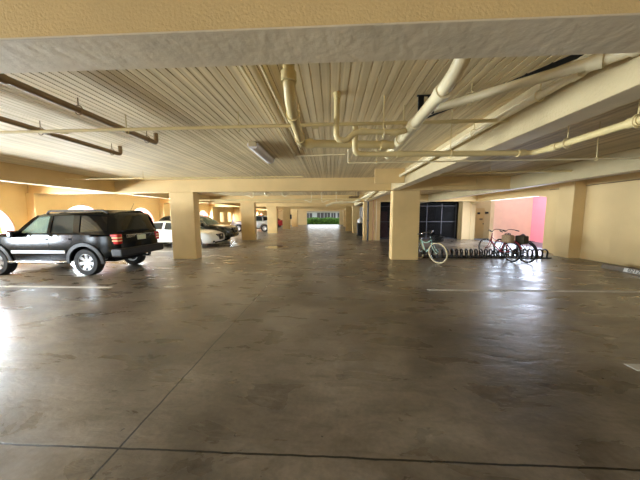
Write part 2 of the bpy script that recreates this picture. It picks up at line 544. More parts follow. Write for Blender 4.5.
# ------------------------------------------------------------------ outside
sbox('ground', M['pavement'], -70, 70, -40, 110, -0.4, -0.19)
sbox('pavement', M['pavement'], XR + 0.25, 13.0, 6.0, 24.0, -0.3, -0.004)
sbox('pavement.001', M['pavement'], -9, 7, YE + 0.3, 46.3, -0.3, -0.01)
sbox('wall_passage', M['salmon'], 10.05, 12.3, 15.35, 15.7, -0.1, 4.2)
sbox('wall_passage.001', M['pink'], 12.3, 12.6, 6.0, 15.7, -0.1, 4.2)
sbox('wall_alcove', M['yellow_wall'], 9.3, 13.0, 17.25, 17.5, -0.1, 4.2)
d = struct(MB().box(9.95, 10.62, 17.19, 17.26, 0.0, 2.1).build('door_1', M['tan_door'], bevel=0.008))
MB().tube([(10.55, 17.19, 1.02), (10.55, 17.13, 1.02)], 0.03).build('door_knob', M['black_steel'], d, smooth=40)
for zz, xx in ((1.75, 10.22), (1.78, 10.78)):
    MB().box(xx - 0.09, xx + 0.09, 17.17, 17.25, zz - 0.07, zz + 0.07).build('sign_plate', M['black'], d)
MB().box(10.3, 10.5, 17.175, 17.2, 1.28, 1.4).build('notice_plate', M['brown_pipe'], d)

# foliage
def foliage(x0, x1, y0, y1, z0, z1, n, s, seed, wob=0.15):
    q = random.Random(seed)
    mb = MB()
    for _ in range(n):
        f = q.random()
        x = q.uniform(x0, x1)
        zt = z1 + wob * math.sin(x * 2.3 + y0) * 0.5 + q.uniform(-wob, wob)
        if f < 0.4: p = Vector((x, q.uniform(y0, y1), zt))
        elif f < 0.8: p = Vector((x, y0 + q.uniform(-wob, wob * 1.5) if q.random() < .6 else y1, q.uniform(z0, zt)))
        else: p = Vector((x0 if q.random() < 0.5 else x1, q.uniform(y0, y1), q.uniform(z0, zt)))
        nrm = Vector((q.uniform(-1, 1), q.uniform(-1.2, 0.6), q.uniform(-0.2, 1.2))).normalized()
        t = nrm.orthogonal().normalized()
        t = Matrix.Rotation(q.uniform(0, 6.28), 3, nrm) @ t
        b = nrm.cross(t)
        w = s * q.uniform(0.6, 1.2)
        mb.add([p - t * w, p - b * w * 0.45, p + t * w, p + b * w * 0.45 + nrm * w * 0.2], [(0, 1, 2, 3)])
    return mb
hd = thing('hedge', 'long clipped green hedge outside the drive-out opening at the far end', 'hedge', (0, 0, 0))
foliage(-5.0, 1.6, 46.6, 47.8, 0.0, 1.12, 3600, 0.13, 3).build('foliage', M['leaf'], hd)
MB().box(-4.9, 1.5, 46.8, 47.7, 0.0, 0.98).build('inner_growth', M['leaf_dark'], hd)
sbox('lawn', M['soil'], -20, 20, 46.3, 60, -0.2, 0.0)
def bush(x0, x1, y0, y1, h, seed, label, m='leaf_yellow'):
    b = thing('bush', label, 'bush', ((x0 + x1) / 2, (y0 + y1) / 2, -0.19), 0, None)
    q = foliage(x0 - b.location.x, x1 - b.location.x, y0 - b.location.y, y1 - b.location.y, 0.1, h + 0.19, 1500, 0.10, seed, 0.22)
    q.build('foliage', M[m], b)
    MB().box(x0 + .2 - b.location.x, x1 - .2 - b.location.x, y0 + .2 - b.location.y, y1 - .2 - b.location.y, 0.0, h - .1).build('inner_growth', M['leaf_dark'], b)
bush(-14.6, -13.0, 5.4, 11.2, 1.5, 11, 'yellow-green bush outside the arched opening ahead of the black wagon')
bush(-14.6, -13.0, 12.2, 19.2, 0.95, 12, 'low green bush outside the arched openings behind the white sedan', 'leaf')
# neighbouring house across the lawn
hs = thing('house', 'pale low house with brown windows beyond the hedge at the far end', 'house', (-1.6, 62, 0))
MB().box(-5, 5, 0, 6, -0.1, 2.75).build('wall', M['house_wall'], hs)
for x0, x1, z0, z1 in ((-4.7, -3.2, 1.1, 2.35), (-1.95, -0.2, 1.0, 2.45), (-0.05, 1.4, 1.0, 2.45), (1.7, 2.8, 1.1, 2.4), (3.3, 4.4, 1.1, 2.4)):
    w = MB().box(x0, x1, -0.06, 0.1, z0, z1).build('window', M['house_dark'], hs)
    MB().box((x0 + x1) / 2 - .05, (x0 + x1) / 2 + .05, -0.10, -0.05, z0, z1).build('mullion', M['house_wall'], w)
MB().add([(-5.6, -0.8, 2.75), (5.6, -0.8, 2.75), (5.6, 6.5, 2.75), (-5.6, 6.5, 2.75), (-4, 2.8, 3.9), (4, 2.8, 3.9)],
         [(0, 1, 5, 4), (1, 2, 5), (2, 3, 4, 5), (3, 0, 4), (0, 3, 2, 1)]).build('roof', M['roof_tile'], hs)

# ------------------------------------------------------------------ pipework
def pipe(name, label, pts, r, m='pipe', bend=0.1, couplings=(), hangers=(), n=14, cr=1.28, clen=0.08, cap=None):
    """pts: path of corners; couplings: points (with direction) for sleeves; hangers: (x, y, z, deck z) rods with rings"""
    o = MB().tube(fillet(pts, bend), r, n).build(name, M[m], smooth=50)
    tag(o, label, 'pipe')
    for (p, d) in couplings:
        p, d = Vector(p), Vector(d).normalized()
        MB().tube([p - d * clen / 2, p + d * clen / 2], r * cr, n).build('coupling', M[m], o, smooth=50)
    for (p, ax) in hangers:
        p = Vector(p)
        mb = MB()
        ringr = r + 0.012
        if ax == 'x': ring = [(p.x, p.y + ringr * math.cos(t), p.z + ringr * 1.15 * math.sin(t)) for t in [2 * PI * i / 16 for i in range(16)]]
        else: ring = [(p.x + ringr * math.cos(t), p.y, p.z + ringr * 1.15 * math.sin(t)) for t in [2 * PI * i / 16 for i in range(16)]]
        mb.tube(ring, 0.006, 6, closed=True)
        mb.tube([(p.x, p.y, p.z + ringr), (p.x, p.y, HD + 0.01)], 0.006, 6)
        mb.build('hanger', M['pipe_yellow'] if m != 'brown_pipe' else M[m], o, smooth=50)
    return o
Y1 = 3.2
pipe('sprinkler_pipe', 'slim yellow sprinkler pipe crossing the ceiling from the left side to an elbow', [(-11.3, Y1 + 0.04, 2.74), (2.36, Y1 - 0.08, 2.74), (2.36, Y1 - 0.08, 2.90)], 0.021, 'pipe_yellow', 0.04,
     [((-3.6, Y1 + .01, 2.74), (1, 0, 0)), ((-0.2, Y1, 2.74), (1, 0, 0)), ((1.5, Y1 - .07, 2.74), (1, 0, 0))], [((-2.72, Y1 + .01, 2.74), 'x'), ((-1.2, Y1, 2.74), 'x'), ((0.9, Y1 - .06, 2.74), 'x')])
pipe('conduit_pipe', 'dark brown pipe under the deck, longer inner one ending in upturned elbow', [(-2.9, 1.55, 2.83), (-2.86, 3.95, 2.80), (-2.86, 3.95, 2.96)], 0.034, 'brown_pipe', 0.06,
     [((-2.9, 2.1, 2.822), (0, 1, 0))], [((-2.88, 2.75, 2.815), 'y'), ((-2.86, 3.75, 2.80), 'y')])
pipe('conduit_pipe', 'dark brown pipe under the deck nearest the left wall ending in upturned elbow', [(-4.12, 1.55, 2.83), (-4.06, 4.6, 2.80), (-4.06, 4.6, 2.96)], 0.034, 'brown_pipe', 0.06,
     [((-4.11, 2.2, 2.82), (0, 1, 0))], [((-4.1, 3.35, 2.81), 'y'), ((-4.06, 4.42, 2.80), 'y')])
pipe('sprinkler_pipe', 'thin yellow rod-like pipe close in front of the second cross beam on the left', [(-8.05, 7.08, 2.74), (-0.8, 7.08, 2.74)], 0.016, 'pipe_yellow', 0.03,
     [((-6.2, 7.08, 2.74), (1, 0, 0))], [((-5.6, 7.08, 2.74), 'x'), ((-2.2, 7.08, 2.74), 'x')])
pipe('conduit', 'thin beige conduit along the deck grooves, left one of the close pair', [(-0.80, 1.52, 2.925), (-0.78, 5.45, 2.925), (0.3, 5.35, 2.925)], 0.014, 'pipe', 0.03, n=10)
pipe('conduit', 'thin beige conduit along the deck grooves, right one of the close pair', [(-0.62, 1.52, 2.925), (-0.61, 4.9, 2.925)], 0.013, 'pipe', 0.03, n=10)
pipe('drain_pipe', 'thick yellow drain pipe dropping from the deck and turning right beside the conduits',
     [(-0.36, 2.16, 2.96), (-0.36, 2.17, 2.70), (-0.37, 2.36, 2.59), (-0.40, 3.36, 2.58), (0.86, 3.46, 2.57)], 0.052, 'pipe_yellow', 0.10,
     [((-0.36, 2.165, 2.78), (0, 0, 1)), ((-0.375, 2.48, 2.59), (0, 1, -0.01)), ((-0.28, 3.37, 2.58), (1, 0.08, 0)), ((0.72, 3.45, 2.57), (1, 0.08, 0))],
     [((-0.39, 3.1, 2.585), 'y')])
pipe('trap_pipe', 'yellow drain with a U bend hanging below the centre of the deck',
     [(0.07, 2.8, 2.93), (0.06, 2.8, 2.46), (0.17, 2.82, 2.44), (0.28, 2.84, 2.55), (0.78, 2.9, 2.55), (0.9, 2.96, 2.60)], 0.032, 'pipe_yellow', 0.09,
     [((0.07, 2.8, 2.93), (0, 0, 1)), ((0.36, 2.85, 2.55), (1, .1, 0)), ((0.72, 2.9, 2.55), (1, .1, 0))], [((0.6, 2.88, 2.55), 'x')])
pipe('drain_pipe', 'thickest cream drain pipe descending diagonally right of centre to a capped elbow',
     [(0.97, 1.72, 2.93), (0.955, 1.95, 2.70), (0.94, 2.15, 2.645), (0.90, 3.92, 2.55)], 0.057, 'pipe', 0.12,
     [((0.945, 2.2, 2.642), (0, 1, -0.05)), ((0.925, 2.82, 2.61), (0, 1, -.05)), ((0.91, 3.3, 2.585), (0, 1, -.05)), ((0.90, 3.88, 2.552), (0, 1, -.05))], [])
pipe('branch_pipe', 'short yellow vertical branch pipe left of the thick cream drain, bending right along the beam',
     [(0.31, 3.2, 2.74), (0.31, 3.22, 2.40), (0.45, 3.26, 2.40), (2.62, 3.32, 2.40), (2.64, 3.1, 2.40), (2.64, 1.2, 2.41)], 0.036, 'pipe_yellow', 0.10,
     [((0.9, 3.275, 2.40), (1, .03, 0)), ((2.45, 3.315, 2.40), (1, .03, 0)), ((2.64, 2.3, 2.404), (0, 1, 0)), ((2.64, 3.05, 2.4), (0, 1, 0))],
     [((1.55, 3.29, 2.40), 'x'), ((2.64, 2.28, 2.404), 'y'), ((2.64, 2.9, 2.4), 'y')])
pipe('conduit', 'long thin cream rod crossing below the ceiling on the right half', [(0.27, 3.85, 2.62), (0.27, 3.85, 2.42), (4.5, 3.80, 2.42), (9.2, 3.74, 2.42)], 0.011, 'pipe', 0.02, [], [((0.7, 3.84, 2.42), 'x'), ((3.9, 3.81, 2.42), 'x')], n=10)
pipe('drain_pipe', 'straight cream pipe running along the face of the lengthwise beam, capped by the column',
     [(2.04, 1.53, 2.76), (1.98, 7.1, 2.74)], 0.034, 'pipe', 0.1, [((2.03, 2.2, 2.757), (0, 1, 0)), ((1.98, 7.05, 2.74), (0, 1, 0))], [((2.025, 2.55, 2.755), 'y'), ((2.01, 3.6, 2.75), 'y')])
pipe('conduit', 'thin added conduit for the shadow line between the cream pipe and the lengthwise beam', [(2.10, 1.53, 2.84), (2.10, 6.9, 2.84)], 0.014, 'pipe', n=10)  # added in place of the shadow lines along the beam
pipe('drain_pipe', 'cream pipe slanting across the deck alongside the long black gap',
     [(2.07, 1.60, 2.72), (2.04, 1.88, 2.72), (1.12, 3.12, 2.85)], 0.043, 'pipe', 0.10,
     [((2.05, 1.8, 2.72), (-.1, 1, 0)), ((1.96, 1.99, 2.728), (-.74, 1, .1))], [((1.45, 2.68, 2.80), 'x')])
pipe('sprinkler_pipe', 'slim pipe crossing the right bay and ending at the second lengthwise beam', [(2.4, 7.0, 2.74), (6.28, 6.62, 2.74)], 0.024, 'pipe_yellow', 0.03, [((6.14, 6.63, 2.74), (1, -.1, 0)), ((5.8, 6.66, 2.74), (1, -.1, 0))], [((4.3, 6.82, 2.74), 'x')])
pipe('conduit', 'bent yellow conduit stepping down the beam face in the right bay', [(3.55, 8.70, 2.50), (3.55, 8.70, 2.62), (5.05, 8.70, 2.62), (5.05, 8.70, 2.90)], 0.012, 'pipe_yellow', 0.03, n=8)
pipe('conduit', 'thin brown conduit fixed high along the right wall', [(9.22, 1.0, 2.66), (9.22, 10.7, 2.66)], 0.016, 'brown_pipe', n=8)
pipe('standpipe', 'black vertical standpipe in front of the right-hand column of the second row', [(2.38, 15.6, 0), (2.38, 15.6, 2.96)], 0.055, 'black_steel', 0.1, [((2.38, 15.6, 1.3), (0, 0, 1))], [])
pipe('standpipe', 'thin red vertical pipe beside the black standpipe', [(2.72, 15.66, 0), (2.72, 15.66, 2.6)], 0.025, 'red_pipe', n=8, couplings=[((2.72, 15.66, 0.5), (0, 0, 1))])
pipe('standpipe', 'thin pale vertical pipe right of the red standpipe', [(2.92, 15.66, 0), (2.92, 15.66, 2.6)], 0.02, 'pipe', n=8, couplings=[((2.92, 15.66, 1.4), (0, 0, 1))])
# the next bays' pipes, seen small below the second cross beam
pipe('sprinkler_pipe', 'long yellow pipe crossing the second bay behind the second cross beam', [(-8.0, 12.4, 2.45), (2.1, 12.4, 2.45)], 0.03, 'pipe_yellow', couplings=[((-3, 12.4, 2.45), (1, 0, 0)), ((-0.4, 12.4, 2.45), (1, 0, 0))], hangers=[((-4.5, 12.4, 2.45), 'x'), ((-1.4, 12.4, 2.45), 'x'), ((0.8, 12.4, 2.45), 'x')])
pipe('drain_pipe', 'dark brown cross pipe in the second bay above the standpipe', [(0.95, 12.9, 2.58), (1.45, 12.9, 2.58), (1.45, 12.9, 2.96)], 0.05, 'brown_pipe', couplings=[((1.1, 12.9, 2.58), (1, 0, 0))], hangers=[((1.3, 12.9, 2.58), 'x')])
pipe('drain_pipe', 'cream pipe elbowing over the standpipe in the second bay', [(-0.3, 14.6, 2.2), (0.1, 14.6, 2.4), (1.4, 14.6, 2.42), (2.0, 11.0, 2.7)], 0.06, 'pipe', 0.3, couplings=[((0.7, 14.6, 2.41), (1, 0, 0))], hangers=[((1.2, 14.6, 2.42), 'x')])
for i, (x, y, z, dx) in enumerate(((-0.5, 13.3, 2.42, 0.5), (-1.1, 13.8, 2.46, -0.5), (0.3, 13.6, 2.4, 0.45), (-2.9, 10.6, 2.55, 0.5), (-2.2, 10.9, 2.56, 0.6), (-3.6, 11.2, 2.54, -0.5))):
    lab = ('small white trap pipe below the second bay deck, left of the standpipe', 'small white branching trap leaning left in the second bay', 'small white trap pipe nearest the brown cross pipe',
           'little bent pipe hanging between the two left columns, middle one', 'little bent pipe hanging between the two left columns, right one', 'little bent pipe hanging between the two left columns, left one')[i]
    pipe('trap_pipe', lab, [(x, y, HD), (x, y, z), (x + dx * 0.2, y, z - 0.08), (x + dx * 0.4, y, z), (x + dx * 0.8, y + 0.1, z + 0.04)], 0.022, 'pipe', 0.06, n=8)

# black gap and slots in the deck
o = MB().add([(2.22, 1.95, HD - .004), (2.30, 2.05, HD - .004), (1.30, 3.62, HD - .004), (1.27, 3.58, HD - .004),
              (2.22, 1.95, HD + .02), (2.30, 2.05, HD + .02), (1.30, 3.62, HD + .02), (1.27, 3.58, HD + .02)],
             [(0, 1, 2, 3), (7, 6, 5, 4), (0, 4, 5, 1), (1, 5, 6, 2), (2, 6, 7, 3), (3, 7, 4, 0)]).build('ceiling_gap', M['void'])
struct(o)
br = thing('hanger_bracket', 'pair of black straps hanging from the deck behind the thick cream drain', 'bracket', (1.06, 2.9, HD))
MB().box(-.075, -.015, -.01, .01, -.20, 0.0).build('strap', M['void'], br)
MB().box(.035, .10, -.01, .01, -.20, 0.0).build('strap', M['void'], br)
MB().box(-.09, .12, -.012, .012, -.012, 0.0).build('top_bar', M['black_steel'], br)

# fluorescent fitting
lf = thing('ceiling_light', 'elongated milky fluorescent fitting fixed to the ribbed ceiling', 'ceiling light', (-1.42, 5.08, HD))
MB().box(-0.07, 0.07, -0.66, 0.66, -0.05, 0.0).build('housing', M['fixture'], lf, bevel=0.01)
dif = MB()
prof = [(-0.10, -0.03), (-0.10, -0.07), (-0.07, -0.115), (0.0, -0.13), (0.07, -0.115), (0.10, -0.07), (0.10, -0.03)]
n = len(prof)
vs = [(x, y, z) for y in (-0.63, 0.63) for x, z in prof]
dif.add(vs, [(i, i + 1, n + i + 1, n + i) for i in range(n - 1)] + [tuple(range(n)), tuple(range(2 * n - 1, n - 1, -1)), (0, n, 2 * n - 1, n - 1)])
dif.build('diffuser', M['diffuser'], lf, smooth=60)
for s in (-1, 1):
    MB().box(-0.075, 0.075, s * 0.645 - 0.012, s * 0.645 + 0.012, -0.09, 0.0).build('end_cap', M['fixture'], lf, bevel=0.01)

# ------------------------------------------------------------------ cars
def wheel_parts(r, w, spokes=7):
    """meshes of a tyre and a rim with axle along local Y, outer face at -Y"""
    T = Matrix.Rotation(R(90), 4, 'X')
    ri = r * 0.63
    tyre = MB().lathe([(ri, -w / 2), (r * 0.93, -w / 2), (r, -w * 0.36), (r, w * 0.36), (r * 0.93, w / 2), (ri, w / 2)], 36, T)
    rim = MB().lathe([(ri, -w * .45), (ri * 1.02, w * .47), (ri * 0.93, w * .47), (ri * 0.88, w * 0.1), (ri * .88, -w * .45)], 36, T)
    rim.lathe([(0.0, w * .30), (ri * 0.22, w * .30), (ri * 0.24, w * .1), (0, w * .1)], 20, T, closed=False)
    for k in range(spokes):
        A = Matrix.Rotation(2 * PI * k / spokes, 4, 'Y')
        rim.add([(-.035, -w * .30, ri * .15), (.035, -w * .30, ri * .15), (.05, -w * .42, ri * .94), (-.05, -w * .42, ri * .94),
                 (-.03, -w * .16, ri * .15), (.03, -w * .16, ri * .15), (.045, -w * .26, ri * .94), (-.045, -w * .26, ri * .94)],
                [(0, 1, 2, 3), (7, 6, 5, 4), (0, 4, 5, 1), (1, 5, 6, 2), (2, 6, 7, 3), (3, 7, 4, 0)], 0, A)
    back = MB().lathe([(0.0, 0.0), (ri * .9, 0.0), (ri * .9, -.02), (0, -.02)], 28, T, closed=False)
    return tyre, rim, back

def seg_dist(p, a, b):
    ax, az = a; bx, bz = b; px, pz = p
    dx, dz = bx - ax, bz - az
    t = max(0, min(1, ((px - ax) * dx + (pz - az) * dz) / (dx * dx + dz * dz + 1e-9)))
    return math.hypot(px - ax - t * dx, pz - az - t * dz)

class Car:
    def __init__(self, label, cat, name, loc, rz, paint, S):
        self.S, self.paint = S, paint
        self.root = thing(name, label, cat, loc, rz)
        self.root.scale = (S.get('scale', 1),) * 3
        self.hw = S['width'] / 2
        self.body(); self.cabin(); self.glasses(); self.wheels(); self.inside()
    def W(self, x, z):
        S = self.S
        xf, xr = S['xf'], S['xr']
        mid, half = (xf + xr) / 2, (xf - xr) / 2
        u = min(1, abs((x - mid) / half))
        plan = 1 - 0.13 * u ** 7 - 0.012 * u ** 2
        tum = 1 - 0.05 * ((z - 0.75) / 0.5) ** 2 * (1 if z < .75 else .5)
        if z > S['belt']: tum -= (z - S['belt']) * S['tumble']
        return self.hw * plan * tum
    def body(self):
        S = self.S
        r, xa, xb, R2 = S['r'], S['axf'], S['axr'], S['arch']
        sill = S['sill']
        a0 = math.degrees(math.asin((sill - r) / R2)) if abs(sill - r) < R2 else 0
        low = S['rear'] + S['belt_line'] + S['hood'] + S['front']          # rear bottom -> up -> forward -> front bottom
        af = [(xa + R2 * math.cos(R(t)), r + R2 * math.sin(R(t))) for t in [a0 + (180 - 2 * a0) * i / 16 for i in range(17)]]
        ar = [(xb + R2 * math.cos(R(t)), r + R2 * math.sin(R(t))) for t in [a0 + (180 - 2 * a0) * i / 16 for i in range(17)]]
        outer = low + af + ar
        top = S['rear'] + S['belt_line'] + S['hood'] + S['front']
        segs = [(top[i], top[i + 1]) for i in range(len(top) - 1)]
        nb = len(S['rear'])
        rr = 0.07
        cab_lo, cab_hi = S['belt_line'][0][0] - 0.05, S['belt_line'][-1][0] + 0.05
        segs = [s for s in segs if not (cab_lo <= s[0][0] <= cab_hi and cab_lo <= s[1][0] <= cab_hi and s[0][1] > 0.8)]
        def f(x, z, sg):
            d = min(seg_dist((x, z), a, b) for a, b in segs)
            cut = 0.0
            if d < rr: cut = rr - math.sqrt(max(0, rr * rr - (rr - d) ** 2))
            return (x, sg * (self.W(x, z) - cut), z)
        mb = MB()
        for sg in (-1, 1):
            mb.add(*panel2d(outer, [], lambda x, z: f(x, z, sg), step=0.09))
        # strip joining both sides across the car, densified along the outline
        ol = []
        for i in range(len(outer)):
            a, b = outer[i], outer[(i + 1) % len(outer)]
            k = max(1, int(math.hypot(b[0] - a[0], b[1] - a[1]) / 0.1))
            ol += [(a[0] + (b[0] - a[0]) * j / k, a[1] + (b[1] - a[1]) * j / k) for j in range(k)]
        ny = 8
        vs = []
        for x, z in ol:
            w = f(x, z, 1)[1]
            crown = 0.025 if z > S['belt'] - 0.35 else 0
            for j in range(ny + 1):
                t = -1 + 2 * j / ny
                bow = 0.10 * (1 - t * t) * (1 if x > S['xf'] - 0.35 and z < S['belt'] else 0) * min(1, max(0, (x - S['xf'] + 0.35) / 0.35))
                bowr = -0.05 * (1 - t * t) * min(1, max(0, (S['xr'] + 0.25 - x) / 0.25))
                vs.append((x + bow + bowr, w * t, z + crown * (1 - t * t)))
        m = ny + 1
        fs = [(i * m + j, ((i + 1) % len(ol)) * m + j, ((i + 1) % len(ol)) * m + j + 1, i * m + j + 1) for i in range(len(ol)) for j in range(ny)]
        mb.add(vs, fs)
        me_o = mb.build('body', self.paint, self.root)
        bm = bmesh.new(); bm.from_mesh(me_o.data)
        bmesh.ops.remove_doubles(bm, verts=bm.verts, dist=0.002)
        bmesh.ops.recalc_face_normals(bm, faces=bm.faces)
        bm.to_mesh(me_o.data); bm.free()
        me_o.data.polygons.foreach_set('use_smooth', [True] * len(me_o.data.polygons))
        me_o.data.set_sharp_from_angle(angle=R(38))
        self.body_o = me_o
        # dark tub under the car so daylight does not shine through the arches
    def side(self, name, m, outer, off=0.006, th=0.012, holes=(), both=True, parent=None, smooth=40):
        out = []
        for sg in ((-1, 1) if both else (-1,)):
            mb = MB()
            mb.add(*panel2d(outer, holes, lambda x, z: (x, sg * (self.W(x, z) + off), z), inner=lambda x, z: (x, sg * (self.W(x, z) + off - th), z), step=0.12))
            out.append(mb.build(name, m, parent or self.root, smooth=smooth))
        return out
    def cabin(self):
        S = self.S
        sil, wins = S['cabin'], S['windows']
        roof = S['roof']                       # polyline front to back
        segs = [(roof[i], roof[i + 1]) for i in range(len(roof) - 1)]
        rr = 0.10
        def f(x, z, sg, off):
            d = min(seg_dist((x, z), a, b) for a, b in segs)
            cut = rr - math.sqrt(max(0, rr * rr - (rr - d) ** 2)) if d < rr else 0
            return (x, sg * (self.W(x, z) - cut * 0.8 - off), z)
        mb = MB()
        for sg in (-1, 1):
            mb.add(*panel2d(sil, wins, lambda x, z: f(x, z, sg, 0), inner=lambda x, z: f(x, z, sg, 0.05), step=0.10))
        ny = 10
        ol = []
        for i in range(len(roof) - 1):
            a, b = roof[i], roof[i + 1]
            k = max(2, int(math.hypot(b[0] - a[0], b[1] - a[1]) / 0.15))
            ol += [(a[0] + (b[0] - a[0]) * j / k, a[1] + (b[1] - a[1]) * j / k) for j in range(k)]
        ol.append(roof[-1])
        m = ny + 1
        vs, fs = [], []
        for dz in (0, -0.035):
            for x, z in ol:
                w = f(x, z, 1, 0)[1]
                for j in range(m):
                    t = -1 + 2 * j / ny
                    vs.append((x, w * t, z + 0.035 * (1 - t ** 4) + dz))
        q = len(ol) * m
        for k in (0, 1):
            for i in range(len(ol) - 1):
                for j in range(ny):
                    fs.append((k * q + i * m + j, k * q + (i + 1) * m + j, k * q + (i + 1) * m + j + 1, k * q + i * m + j + 1))
        for j in range(ny):
            fs += [(j, j + 1, q + j + 1, q + j), ((len(ol) - 1) * m + j, (len(ol) - 1) * m + j + 1, q + (len(ol) - 1) * m + j + 1, q + (len(ol) - 1) * m + j)]
        mb.add(vs, fs)
        mb.build('cabin_frame', self.paint, self.root, smooth=40)
        self.f = f
    def glasses(self):
        S = self.S
        for i, w in enumerate(S['windows']):
            m = M[S['glass'][i]]
            cx = sum(p[0] for p in w) / len(w); cz = sum(p[1] for p in w) / len(w)
            big = [(cx + (x - cx) * 1.03, cz + (z - cz) * 1.05) for x, z in w]
            for sg in (-1, 1):
                mb = MB()
                mb.add(*panel2d(big, [], lambda x, z: self.f(x, z, sg, 0.02), inner=lambda x, z: self.f(x, z, sg, 0.026), step=0.2))
                mb.build('side_window', m, self.root, smooth=40)
        for nm, (a, b), g in (('windshield', S['ws'], 'glass'), ('rear_window', S['rw'], S['rear_glass'])):
            ny = 10
            vs = []
            for k in range(7):
                t = k / 6
                x, z = a[0] + (b[0] - a[0]) * t, a[1] + (b[1] - a[1]) * t
                w = self.W(x, z) - 0.035
                for j in range(ny + 1):
                    u = -1 + 2 * j / ny
                    s = 1 if nm == 'windshield' else -1
                    vs.append((x + s * 0.06 * (1 - u * u), w * u, z + 0.02 * (1 - u * u)))
            m = ny + 1
            fs = [(i * m + j, (i + 1) * m + j, (i + 1) * m + j + 1, i * m + j + 1) for i in range(6) for j in range(ny)]
            mb = MB().add(vs, fs)
            o = mb.build(nm, M[g], self.root, smooth=60)
            sm = o.modifiers.new('thick', 'SOLIDIFY'); sm.thickness = 0.006
    def wheels(self):
        S = self.S
        r, w = S['r'], S['tw']
        t, rim, back = wheel_parts(r, w, S.get('spokes', 7))
        mt = mr = mk = None
        for x in (S['axf'], S['axr']):
            for sg in (-1, 1):
                y = sg * (self.hw - w / 2 - 0.02)
                if mt is None:
                    o = t.build('wheel', M['rubber'], self.root, smooth=40)
                    ri = rim.build('rim', M['alloy'], o, smooth=40)
                    bk = back.build('brake_disc', M['cladding'], o, smooth=40)
                    mt, mr, mk = o, ri, bk
                else:
                    o = mt.copy(); COL.objects.link(o)
                    for src in (mr, mk):
                        c = src.copy(); COL.objects.link(c); c.parent = o
                o.location = (x, y, r)
                o.rotation_euler = (0, 0, 0 if sg < 0 else PI)
    def inside(self):
        S = self.S
        x0, x1, b = S['belt_line'][0][0] + 0.1, S['belt_line'][-1][0] - 0.05, S['belt']
        w = self.W((x0 + x1) / 2, b) - 0.06
        MB().box(x0, x1, -w, w, b - 0.02, b + 0.012).build('interior_trim', M['interior'], self.root)
        for sx in S['seats']:
            for sy in (-0.36, 0.36):
                o = MB().box(sx - .09, sx + .05, sy - .22, sy + .22, b - .02, b + .16).build('seat', M['seat'], self.root, bevel=0.05, segs=3)
                MB().box(sx - .10, sx - .02, sy - .13, sy + .13, b + .19, b + .36).build('headrest', M['seat'], o, bevel=0.035, segs=3)
        sw = [(S['seats'][0] + .5 + 0.06 * math.sin(t), .36 + 0.18 * math.cos(t), b + 0.05 + .17 * math.sin(t)) for t in [2 * PI * i / 20 for i in range(20)]]
        MB().tube(sw, 0.015, 6, closed=True).build('steering_wheel', M['black'], self.root, smooth=50)
    def part(self, name, m, *b, bevel=0.015, label=None):
        o = MB().box(*b).build(name, m, self.root, bevel=bevel)
        if label: o['label'] = label
        return o
    def ends(self, x, y0, y1, z0, z1, name, m, th=0.05, bevel=0.02):
        for sg in (-1, 1):
            a, b = sorted((sg * y0, sg * y1))
            MB().box(x - th, x + th, a, b, z0, z1).build(name, m, self.root, bevel=bevel, segs=3)

def text_mesh(name, s, size, m, parent, loc, rot, ext=0.002):
    cu = bpy.data.curves.new(name, 'FONT')
    cu.body, cu.size, cu.extrude = s, size, ext
    cu.align_x, cu.align_y = 'CENTER', 'CENTER'
    tmp = bpy.data.objects.new(name, cu)
    COL.objects.link(tmp)
    dg = bpy.context.evaluated_depsgraph_get()
    me = bpy.data.meshes.new_from_object(tmp.evaluated_get(dg))
    bpy.data.objects.remove(tmp)
    me.materials.clear(); me.materials.append(m)
    o = bpy.data.objects.new(name, me)
    COL.objects.link(o)
    o.parent, o.location, o.rotation_euler = parent, loc, rot
    return o

SUV = dict(width=1.84, xf=2.16, xr=-2.26, r=0.37, arch=0.45, axf=1.35, axr=-1.35, sill=0.42, belt=1.12, tumble=0.22, tw=0.235,
    rear=[(-1.98, .50), (-2.22, .52), (-2.28, .62), (-2.27, .85), (-2.22, 1.13)],
    belt_line=[(-1.6, 1.13), (-0.6, 1.13), (0.2, 1.12), (0.62, 1.12)],
    hood=[(0.70, 1.15), (1.4, 1.14), (2.0, 1.09), (2.12, 1.03)], front=[(2.16, .85), (2.20, .66), (2.16, .48), (1.9, .44)],
    cabin=[(-2.22, 1.12), (-0.6, 1.12), (0.70, 1.12), (0.45, 1.38), (0.16, 1.645), (0.02, 1.69), (-0.6, 1.735), (-1.6, 1.74), (-2.06, 1.71), (-2.14, 1.55)],
    roof=[(0.16, 1.645), (0.02, 1.69), (-0.6, 1.735), (-1.6, 1.74), (-2.06, 1.71)],
    windows=[[(0.52, 1.17), (0.50, 1.21), (0.12, 1.60), (-0.27, 1.63), (-0.28, 1.17)], [(-0.38, 1.17), (-0.36, 1.635), (-0.97, 1.65), (-1.05, 1.17)],
             [(-1.22, 1.19), (-1.16, 1.645), (-1.93, 1.62), (-1.99, 1.22)]],
    glass=['glass', 'tint', 'privacy'], rear_glass='privacy', ws=((0.68, 1.13), (0.18, 1.65)), rw=((-2.23, 1.14), (-2.08, 1.70)), seats=[-0.22, -1.0])

# the black wagon
S = dict(SUV, scale=0.96)
c = Car('black boxy wagon with roof rails parked nose-in at the left, nearest of the vehicles', 'car', 'sport_utility_vehicle', (-7.93, 6.98, 0), PI, M['paint_black'], S)
rt_ = c.root
rt_.scale = (0.96, 0.96, 1.0)
